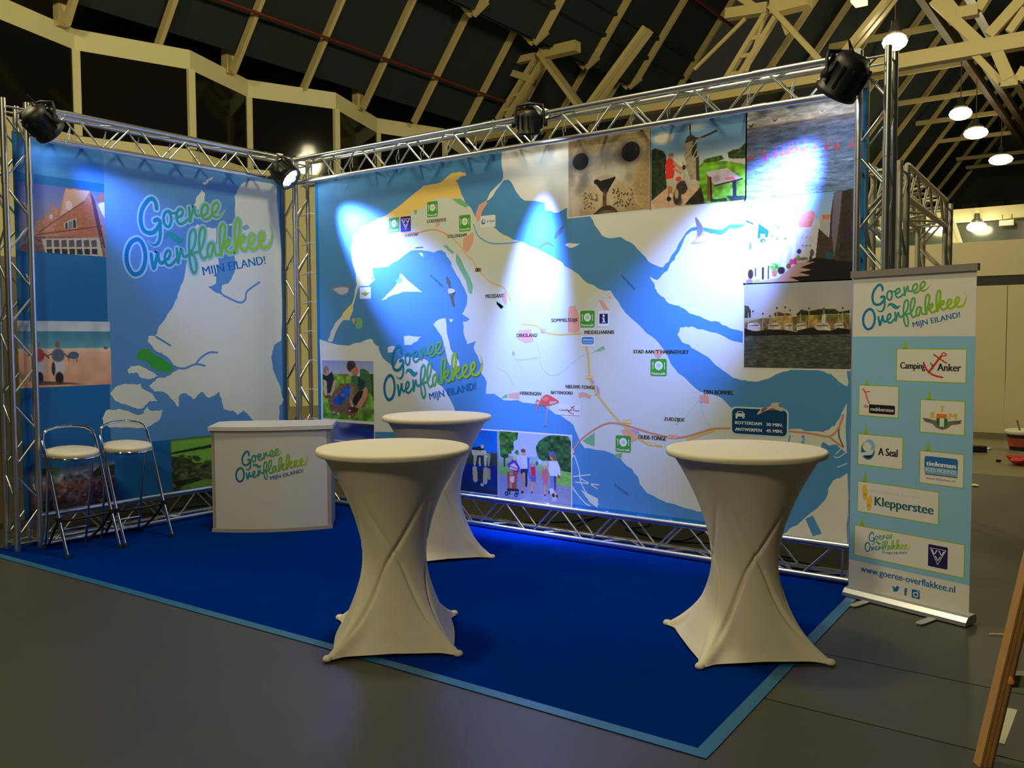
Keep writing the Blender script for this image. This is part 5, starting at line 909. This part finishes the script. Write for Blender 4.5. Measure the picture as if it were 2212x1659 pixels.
def make_table(label, loc, rz):
    t = thing('bar_table', label, 'table', loc, rz, 'bar tables in white stretch covers')
    if 'tm' not in MATS:
        MATS['tm'] = table_mesh().mesh('stretch_cover'); MATS['tm'].materials.append(stretch)
        MATS['tt'] = MB().lathe([(.001, 1.1), (.42, 1.1), (.43, 1.097), (.435, 1.088), (.435, 1.071), (.43, 1.064), (.404, 1.06), (.001, 1.06)], 72).mesh('table_top'); MATS['tt'].materials.append(stretch)
        MATS['tf'] = MB().lathe([(.001, .0), (.02, .0), (.026, .006), (.026, .016), (.018, .026), (.001, .03)], 16).mesh('foot_pocket'); MATS['tf'].materials.append(stretch)
    link(bpy.data.objects.new('stretch_cover', MATS['tm']), t); link(bpy.data.objects.new('top_cover', MATS['tt']), t)
    for k in range(4):
        o = bpy.data.objects.new('foot_pocket', MATS['tf']); a = k*math.pi/2; o.location = (.492*math.cos(a), .492*math.sin(a), 0); link(o, t)
    return t
make_table('white stretch-covered bar table standing on the front edge of the carpet', (3.895, -2.585, GZ), math.radians(-3))
make_table('white stretch-covered bar table near the roll-up banner', (5.565, -1.53, GZ), math.radians(-5))
make_table('white stretch-covered bar table half hidden behind another, close to the map wall', (2.77, -.92, GZ), math.radians(9))

# ================================================================ folding bar stools
def make_stool(label, loc, rz=0.0):
    t = thing('bar_stool', label, 'stool', loc, rz, 'folded chrome bar stools')
    r = .0125; hw = .215
    def leg(s): return [(.55, s*hw, .02), (.42, s*hw, .33), (.29, s*hw, .69), (.235, s*hw, .83)]
    for s in (-1, 1):
        b = MB().tube(leg(s), r, 12)
        fl_ = b.build('front_leg', chrome, t)
        MB().lathe([(.0145, 0), (.0145, .03), (.001, .032)], 12, Matrix.Translation((.558, s*hw, .0))).build('leg_tip', rubber, fl_)
        MB().tube([(.235, s*hw*.86, .79), (.2, s*hw*.84, .6), (.15, s*hw*.8, .3), (.1, s*hw*.78, .012)], .011, 10).build('rear_leg', chrome, t)
        MB().lathe([(.014, 0), (.014, .025), (.001, .027)], 12, Matrix.Translation((.098, s*hw*.78, .0))).build('leg_tip', rubber, t)
        MB().box((.435, s*hw, .29), (.042, .036, .04)).build('joint_clip', black, fl_)
    arc = [(.235, -hw, .83), (.205, -hw, .90), (.185, -hw*.93, .955), (.165, -hw*.72, .985), (.15, -hw*.36, 1.0), (.148, 0, 1.004), (.15, hw*.36, 1.0), (.165, hw*.72, .985), (.185, hw*.93, .955), (.205, hw, .90), (.235, hw, .83)]
    MB().tube(arc, r, 12).build('backrest', chrome, t)
    M = Matrix.Translation((.245, 0, .785)) @ Matrix.Rotation(math.radians(5), 4, 'Y')
    MB().lathe([(.001, -.012), (.17, -.012), (.197, -.004), (.203, .012), (.195, .028), (.15, .038), (.001, .042)], 40, M).build('seat_cushion', seatm, t)
    MB().tube([M @ Vector((.204*math.cos(a), .204*math.sin(a), -.014)) for a in [2*math.pi*k/36 for k in range(36)]], .012, 8, True).build('seat_ring', chrome, t)
    MB().tube([(.43, -hw, .285), (.36, -hw*.5, .262), (.345, 0, .258), (.36, hw*.5, .262), (.43, hw, .285)], .010, 8).build('foot_bar', black, t)
    MB().tube([(.43, hw, .285), (.3, hw*.95, .15), (.14, hw*.8, .02)], .010, 8).build('brace', black, t); MB().tube([(.43, -hw, .285), (.3, -hw*.95, .15), (.14, -hw*.8, .02)], .010, 8).build('brace', black, t)
    MB().tube([(.125, -hw*.79, .14), (.125, hw*.79, .14)], .009, 8).build('rear_bar', chrome, t)
    return t
make_stool('chrome bar stool with white seat next to the left truss tower', (0.0, -2.565, GZ))
make_stool('chrome bar stool with white seat standing between the other stool and the counter', (0.0, -2.088, GZ))

# ================================================================ curved promotion counter
ca, cb_ = np.array([.655, -1.545]), np.array([1.419, -.82]); cm = (ca+cb_)/2; cu_ = (cb_-ca); cl = np.linalg.norm(cu_); cu_ = cu_/cl
crz = math.atan2(cu_[1], cu_[0])
ctr = thing('promotion_counter', 'white curved promotion counter with the island logo', 'counter', (cm[0], cm[1], GZ), crz)
hwid, bul, dep = cl/2, .085, .50
def arcf(x, ex=0.0): return -bul*(1-(x/hwid)**2)-ex
xs = [hwid*(-1+2*i/24) for i in range(25)]
def shell(z0, z1, w=1.0, ex=0.0, back_=dep, t=None):
    P = [(x*w, arcf(x, ex)) for x in xs]+[(hwid*w, back_*.9), (hwid*w*.8, back_), (-hwid*w*.8, back_), (-hwid*w, back_*.9)]
    b = MB(); b.prism(P, z0, z1); return b
shell(0, .905, .985).build('body', grey_edge, ctr)
b = MB(); N_ = len(xs)
F = [(x*.925, arcf(x*.925, .004), z) for z in (.03, .885) for x in xs]
b.add(F, [(i, i+1, N_+i+1, N_+i) for i in range(N_-1)], smooth=True); fpan = b.build('front_panel', white_lam, ctr)
shell(.905, .94, 1.03, .02, dep+.02).build('worktop', white_lam, ctr)
for z in (.0, .888): MB().prism([(x, arcf(x, .008)) for x in xs]+[(x, arcf(x, -.01)) for x in reversed(xs)], z, z+.028).build('edge_strip', grey_edge, ctr)
class CurvePlane:
    def w3(s, p, off=0.0): return np.array([p[0], arcf(p[0], .006+off), p[1]])
LG = Sheet(CurvePlane()); VIEWL = None
lx0 = -hwid+.222; lw = .622
LG.pl = CurvePlane(); logo(LG, (lx0, .457), lw, lay=2); LG.mb.build('logo_print', printmat(), fpan, label='small blue to lime hand-lettered island logo')

# ================================================================ roll-up banner
R1, R2 = np.array([5.778, -.230]), np.array([6.531, -.458]); ud = (R2-R1)/np.linalg.norm(R2-R1); RW = np.linalg.norm(R2-R1)
nd = np.array([ud[1], -ud[0]]);
if nd@(CAM[:2]-R1) < 0: nd = -nd
ru = thing('rollup_banner', 'pull-up banner stand listing sponsor logos on pale blue', 'roll-up banner', (R1[0]+ud[0]*RW/2, R1[1]+ud[1]*RW/2, 0))
PR = Plane((R1[0], R1[1], 0), (ud[0], ud[1], 0), (nd[0], nd[1], 0))
def r3(s, n, z): return (R1[0]+ud[0]*s+nd[0]*n, R1[1]+ud[1]*s+nd[1]*n, z)
b = MB(); prof = [(.0, .062), (.03, .055), (.055, .03), (.06, .008), (-.075, .008), (-.08, .03), (-.06, .062)]; n = len(prof)
P = [r3(-.01, a, z) for a, z in prof]+[r3(RW+.01, a, z) for a, z in prof]
b.add(P, [tuple(range(n)), tuple(range(n, 2*n))[::-1]]+[(i, n+i, n+(i+1) % n, (i+1) % n) for i in range(n)]); b.build('cassette', mat('satin_alu', rgb(186, 186, 188), .35, .85), ru, world=True)
for s in (.165, .60):
    pts = [(-.15, -.025), (.2, -.025), (.225, -.015), (.225, .015), (.2, .025), (-.15, .025)]
    P = [r3(s+y+(.0), x, z) for z in (.0056, .0116) for x, y in pts]; q_ = MB(); q_.add(P, [tuple(range(6)), tuple(range(6, 12))[::-1]]+[(i, 6+i, 6+(i+1) % 6, (i+1) % 6) for i in range(6)]); q_.build('swivel_foot', mat('satin_grey', rgb(176, 176, 174), .4, .4), ru, world=True)
MB().tube([r3(RW/2, -.035, .06), r3(RW/2, -.035, 2.13)], .011, 10).build('pole', alu, ru, world=True)
b = MB(); P = [r3(s, o, z) for s in (-.012, RW+.012) for o, z in ((-.012, 2.10), (.016, 2.10), (.016, 2.142), (-.012, 2.142))]
b.add(P, [(0, 1, 2, 3), (7, 6, 5, 4), (0, 4, 5, 1), (1, 5, 6, 2), (2, 6, 7, 3), (3, 7, 4, 0)]); b.build('top_rail', mat('grey_rail', rgb(140, 134, 134), .5, .3), ru, world=True)
b = MB(); P = [r3(s, o, z) for s in (0, RW) for o, z in ((-.001, .06), (0, .06), (0, 2.105), (-.001, 2.105))]
b.add(P, [(0, 1, 2, 3), (7, 6, 5, 4), (0, 4, 5, 1), (1, 5, 6, 2), (2, 6, 7, 3), (3, 7, 4, 0)]); bsh = b.build('banner_sheet', mat('banner_vinyl', rgb(222, 218, 216), .5), ru, world=True)
B = Sheet(PR); VR = lambda v_, pts: [PR.v(v_, *p) for p in pts]
zA = PR.v('ru', 800, 968)[1]; zC = (PR.v('r3', 300, 640)[1]+PR.v('r3', 1600, 965)[1])/2
B.rect((0, zC), (RW, zA), (138, 188, 228), 1); B.flush('blue_field', bsh)
LIME = (150, 188, 36)
def card(v_, tl, tr, br, bl, tip):
    q = VR(v_, [tl, tr, br, bl]); x0 = (q[0][0]+q[3][0])/2; x1 = (q[1][0]+q[2][0])/2; zt_ = (q[0][1]+q[1][1])/2; zb_ = (q[2][1]+q[3][1])/2
    B.rect((x0-.006, zb_-.006), (x1+.006, zt_+.006), LIME, 2); B.rect((x0, zb_), (x1, zt_), (226, 222, 220), 3)
    tx = PR.v(v_, *tip); B.poly([(tx[0]-.018, zt_), (tx[0]+.018, zt_), (tx[0]+.002, tx[1])], LIME, 2)
    w, h = x1-x0, zt_-zb_; return (lambda x, y: np.array([x0+w*x, zt_-h*y])), w, h
B.flush('sponsor_card', bsh) if B.mb.v else None
F, w, h = card('ru', (715, 1110), (1490, 1118), (1478, 1490), (712, 1455), (808, 1000))
B.text('Camping', F(.05, .62), F(.43, .62), h*.22, (36, 32, 30), 5, .03); B.text("'t", F(.5, .6), F(.55, .6), h*.2, (36, 32, 30), 5, .02); B.text('Anker', F(.6, .66), F(.94, .66), h*.24, (36, 32, 30), 5, .03); anchor(B, F, w, 6)
B.flush('sponsor_card', bsh) if B.mb.v else None
F, w, h = card('r2', (295, 65), (728, 82), (720, 425), (290, 395), (375, -5))
B.text('de', F(.12, .75), F(.25, .75), h*.14, (214, 60, 60), 5, .02); B.rect(F(.26, .62), F(.93, .92), (26, 22, 22), 4, .008); B.text('mekkerstee', F(.3, .83), F(.9, .83), h*.13, (220, 216, 214), 5, .03)
B.stroke([F(.1, .12), F(.15, .22), F(.18, .32), F(.21, .45), F(.26, .58)], w*.045, (222, 120, 96), 5); B.stroke([F(.15, .22), F(.27, .19)], w*.03, (222, 96, 76), 5)
B.flush('sponsor_card', bsh) if B.mb.v else None
F, w, h = card('r2', (980, 228), (1472, 250), (1462, 622), (978, 580), (1076, 118))
B.poly([F(.04, .55), F(.38, .62), F(.5, .66), F(.62, .62), F(.96, .55), F(.9, .68), F(.72, .73), F(.62, .85), F(.5, .9), F(.38, .85), F(.28, .73), F(.1, .68)], (120, 112, 104), 4)
B.poly([F(.37, .54), F(.63, .54), F(.62, .74), F(.5, .86), F(.38, .74)], (34, 120, 60), 5); B.rect(F(.45, .54), F(.55, .8), (226, 226, 222), 6); B.rect(F(.37, .4), F(.61, .54), (236, 120, 50), 6)
for x in (.08, .16, .76, .84): B.stroke([F(x, .6), F(x+.1, .66)], w*.012, (70, 64, 60), 5, k=1)
for t_, a, b_ in (('T', (.44, .35), (.56, .35)), ('R', (.23, .55), (.35, .55)), ('M', (.65, .55), (.84, .55))): B.text(t_, F(*a), F(*b_), h*.2, (212, 190, 70), 6, .06)
B.flush('sponsor_card', bsh) if B.mb.v else None
F, w, h = card('r2', (285, 610), (775, 655), (772, 1005), (280, 940), (366, 508))
B.ell(F(.22, .52), w*.16, w*.2, (30, 110, 160), 4); B.ell(F(.26, .36), w*.13, w*.14, (140, 186, 220), 5); B.ell(F(.2, .4), w*.1, w*.1, (226, 222, 220), 6); B.poly([F(.07, .62), F(.2, .56), F(.37, .45), F(.33, .62), F(.22, .72), F(.1, .72)], (214, 222, 228), 6); B.poly([F(.1, .7), F(.34, .66), F(.24, .78)], (16, 40, 60), 7); B.text('A Seal', F(.46, .63), F(.9, .63), h*.26, (30, 28, 30), 5, .03)
B.flush('sponsor_card', bsh) if B.mb.v else None
F, w, h = card('r2', (978, 795), (1460, 850), (1448, 1215), (970, 1145), (1065, 690))
B.rect(F(.1, .14), F(.88, .7), (40, 110, 180), 4, .015); B.rect(F(.1, .48), F(.88, .7), (124, 170, 214), 5, .01); B.text('tieleman', F(.14, .44), F(.84, .44), h*.16, (240, 242, 244), 6, .05); B.text('KEUKENS', F(.14, .62), F(.84, .62), h*.12, (206, 220, 234), 6, .03); B.text('www.tieleman.nl', F(.14, .87), F(.82, .87), h*.08, (90, 86, 84), 5, .0); B.rect(F(.12, .7), F(.88, .725), (60, 56, 70), 6)
B.flush('sponsor_card', bsh) if B.mb.v else None
F, w, h = card('r2', (280, 1130), (1180, 1275), (1168, 1630), (275, 1460), (355, 1030))
for cx, cy, a in ((.09, .28, .1), (.15, .62, -.25)):
    p = F(cx, cy); B.ell(p, w*.035, h*.2, (240, 190, 60), 4, rot=a); B.ell(p+np.array([.0, -h*.2]), w*.028, h*.12, (240, 190, 60), 4, rot=a)
B.text('vakantiepark aan zee', F(.15, .3), F(.78, .3), h*.13, (206, 198, 204), 5, .0); B.text('Klepperstee', F(.22, .72), F(.95, .72), h*.31, (44, 96, 104), 5, .03)
B.flush('sponsor_card', bsh) if B.mb.v else None
F, w, h = card('r3', (345, 265), (1550, 520), (1540, 885), (340, 580), (422, 182))
q0 = F(.1, .8); q1 = F(.53, .2); logo(B, q0, (q1[0]-q0[0]), lay=5)
vvv(B, F(.695, .16), F(.865, .86), (38, 26, 96), 5)
B.flush('sponsor_card', bsh)
z0 = (PR.v('r3', 400, 770)[1]+PR.v('r3', 1450, 1050)[1])/2; B.text('www.goeree-overflakkee.nl', (PR.v('r3', 402, 770)[0], z0), (PR.v('r3', 1450, 1050)[0], z0), .044, (20, 104, 178), 3, .02); B.flush('web_address', bsh)
# social icons: bird, f, camera
c0 = PR.v('r3', 793, 980); IB = (20, 104, 178); k = .024
B.poly([c0+np.array(p)*k for p in [(-1, .55), (-.3, .25), (.0, .2), (.1, .7), (.5, .85), (.8, .65), (1.1, .6), (.85, .35), (.75, -.2), (.3, -.75), (-.35, -.9), (-1, -.7), (-.5, -.55), (-.8, -.2), (-.55, -.15), (-1, .15)]], IB, 3); B.flush('social_icon', bsh)
c0 = PR.v('r3', 905, 1010); B.text('f', c0+np.array([-.012, -.028]), c0+np.array([.012, -.028]), .052, IB, 3, .05); B.flush('social_icon', bsh)
c0 = PR.v('r3', 1015, 1040); B.rect(c0+np.array([-.026, .026]), c0+np.array([.026, -.028]), IB, 3, .006); B.ell(c0+np.array([0, -.004]), .017, .017, (222, 218, 216), 4); B.ell(c0+np.array([0, -.004]), .010, .010, IB, 5); B.rect(c0+np.array([.011, .021]), c0+np.array([.021, .012]), (222, 218, 216), 4)
B.flush('social_icon', bsh)
zr = lambda x, y: PR.v('g1', x, y)
logo(B, None, zr(3070, 1540)[0]-zr(100, 1540)[0], lay=4, mapf=zr)
B.build('logo_print', bsh, label='large blue to lime hand-lettered island logo')

# ================================================================ cables behind the floor beam
def cable(label, pts, r=.006, c=rubber, name='power_cable'):
    P = smooth_path(pts, 8); o = MB().tube(P, r, 7).build(name, c); o['label'] = label; o['category'] = 'cable'; return o
cable('black power cable looping on the floor behind the map wall beam', [(2.7, .34, .01), (3.1, .42, .05), (3.4, .36, .12), (3.6, .42, .18), (3.8, .36, .1), (4.1, .44, .01), (4.6, .38, .06), (4.9, .44, .01), (5.4, .36, .01)])
cable('second black cable coiled loosely behind the map wall beam', [(3.2, .5, .01), (3.5, .46, .16), (3.75, .52, .22), (3.95, .46, .12), (3.7, .5, .04), (4.2, .5, .01), (4.5, .47, .14), (4.7, .52, .02), (5.2, .48, .01)])
cable('thin black cable lying below the left wall beam', [(-.3, -2.5, .01), (-.36, -2.1, .03), (-.28, -1.7, .01), (-.4, -1.2, .04), (-.3, -.6, .01)])
# ================================================================ bits around the hall floor
t = thing('paint_bucket', 'black plastic bucket with a white rim by the white partition', 'bucket', tuple(onz((2206, 972))))
MB().lathe([(.155, 0), (.2, .25), (.2, .26), (.19, .26), (.15, .012), (.001, .012)], 32).build('tub', black, t)
MB().lathe([(.2, .24), (.222, .25), (.222, .3), (.2, .31), (.19, .3), (.19, .25)], 32).build('rim', mat('white_plastic', rgb(226, 220, 200), .4), t)
MB().lathe([(.171, .06), (.1935, .19)], 32, cap=False).build('label_wrap', mat('label_red', rgb(170, 70, 56), .5, var=.5, scale=14), t)
MB().tube([(.0, -.02, .2), (-.04, -.05, .38), (-.06, -.06, .45)], .014, 8).build('stirring_stick', mat('grey_stick', rgb(130, 126, 110), .7), t)
t = thing('tool_case', 'small black tool with red trim lying on the floor', 'tool', tuple(onz((2102, 976)))); MB().box((0, 0, .045), (.34, .16, .09), .3).build('body', black, t); MB().box((-.08, -.02, .1), (.14, .1, .025), .3).build('trim', mat('red_plastic', rgb(180, 50, 44), .5), t)
def crumple(name, px, label, cat, c, r, fl=.5):
    b = bmesh.new(); bmesh.ops.create_icosphere(b, subdivisions=2, radius=r)
    for v in b.verts: k = random.uniform(.7, 1.25); v.co = Vector((v.co.x*k*1.3, v.co.y*k, max(-r*fl, v.co.z*fl*k)+r*fl))
    me = bpy.data.meshes.new(name); b.to_mesh(me); b.free(); me.materials.append(c); o = bpy.data.objects.new(name, me); o.location = onz(px); return link(o, None, label, cat)
crumple('plastic_wrap', (2207, 1005), 'crumpled red and white plastic lying on the pale floor', 'litter', mat('red_wrap', rgb(190, 50, 46), .5, var=.4, scale=9), .14)
crumple('paper_scrap', (2103, 1050), 'small yellow scrap of paper beside the roll-up banner', 'litter', mat('yellow_scrap', rgb(225, 210, 110), .6), .05, .25)
crumple('paper_scrap', (2133, 971), 'small white paper scrap near the black tool', 'litter', mat('white_scrap', rgb(220, 210, 180), .6), .05, .3)
crumple('pebble', (2156, 998), 'tiny dark lump on the pale floor', 'litter', rubber, .03, .6)
o = MB().box((0, 0, .004), (.075, .012, .008), .5).build('wood_chip', mat('chip', rgb(200, 180, 140), .6)); o.location = onz((2153, 1372)); o['label'] = 'pale wood splinter on the floor beside the roll-up banner'; o['category'] = 'litter'
# floor tape marks behind the trestle
for px, d, rz, lb in (((2196, 1468), (.2, .07, .002), .1, 'short pale tape strip on the floor behind the wooden frame'), ((2168, 1566), (.06, .42, .002), .0, 'long pale tape strip on the floor behind the wooden frame')):
    o = MB().box((0, 0, .0012), d, rz).build('tape_strip', mat('grey_tape', rgb(190, 180, 150), .5)); o.location = onz(px); o['label'] = lb; o['category'] = 'tape'
# wooden A-frame at the right edge
f0 = onz((2121, 1652)); dirr = np.array([RGT[0], RGT[1]]); dirr = dirr/np.linalg.norm(dirr); df = np.array([-dirr[1], dirr[0]])
tr_ = thing('wooden_frame', 'leaning plywood display frame at the edge of the booth', 'frame', (f0[0], f0[1], 0))
def fp(s, n, z): return (f0[0]+dirr[0]*s+df[0]*n, f0[1]+dirr[1]*s+df[1]*n, z)
b = MB()
for k in range(5):     # laminated edge, layer by layer
    o_ = -.018+.009*k; e = .004 if k % 2 else 0
    b.bar(fp(o_, 0+e, 0.0), fp(.315+o_, .0+e, 1.5), .0086, .05, (df[0], df[1], 0))
b.build('leg', wood, tr_, world=True)
MB().bar(fp(.027, .01, .0), fp(.342, .01, 1.5), .008, .07, (df[0], df[1], 0)).build('face_board', mat('board_brown', rgb(96, 74, 44), .6, var=.2, scale=5), tr_, world=True)
MB().bar(fp(.11, .05, .33), fp(.75, .05, .33), .05, .05).build('cross_bar', mat('board_grey', rgb(130, 128, 104), .6, var=.2, scale=9), tr_, world=True)
MB().bar(fp(.80, 0, 0), fp(.62, 0, 1.5), .045, .05).build('leg', wood, tr_, world=True)
MB().lathe([(.012, 0), (.016, .01), (.006, .03), (.001, .034)], 10, Matrix.Translation(fp(.095, -.02, .34))).build('clamp_knob', mat('orange_knob', rgb(240, 150, 60), .4), tr_, world=True)
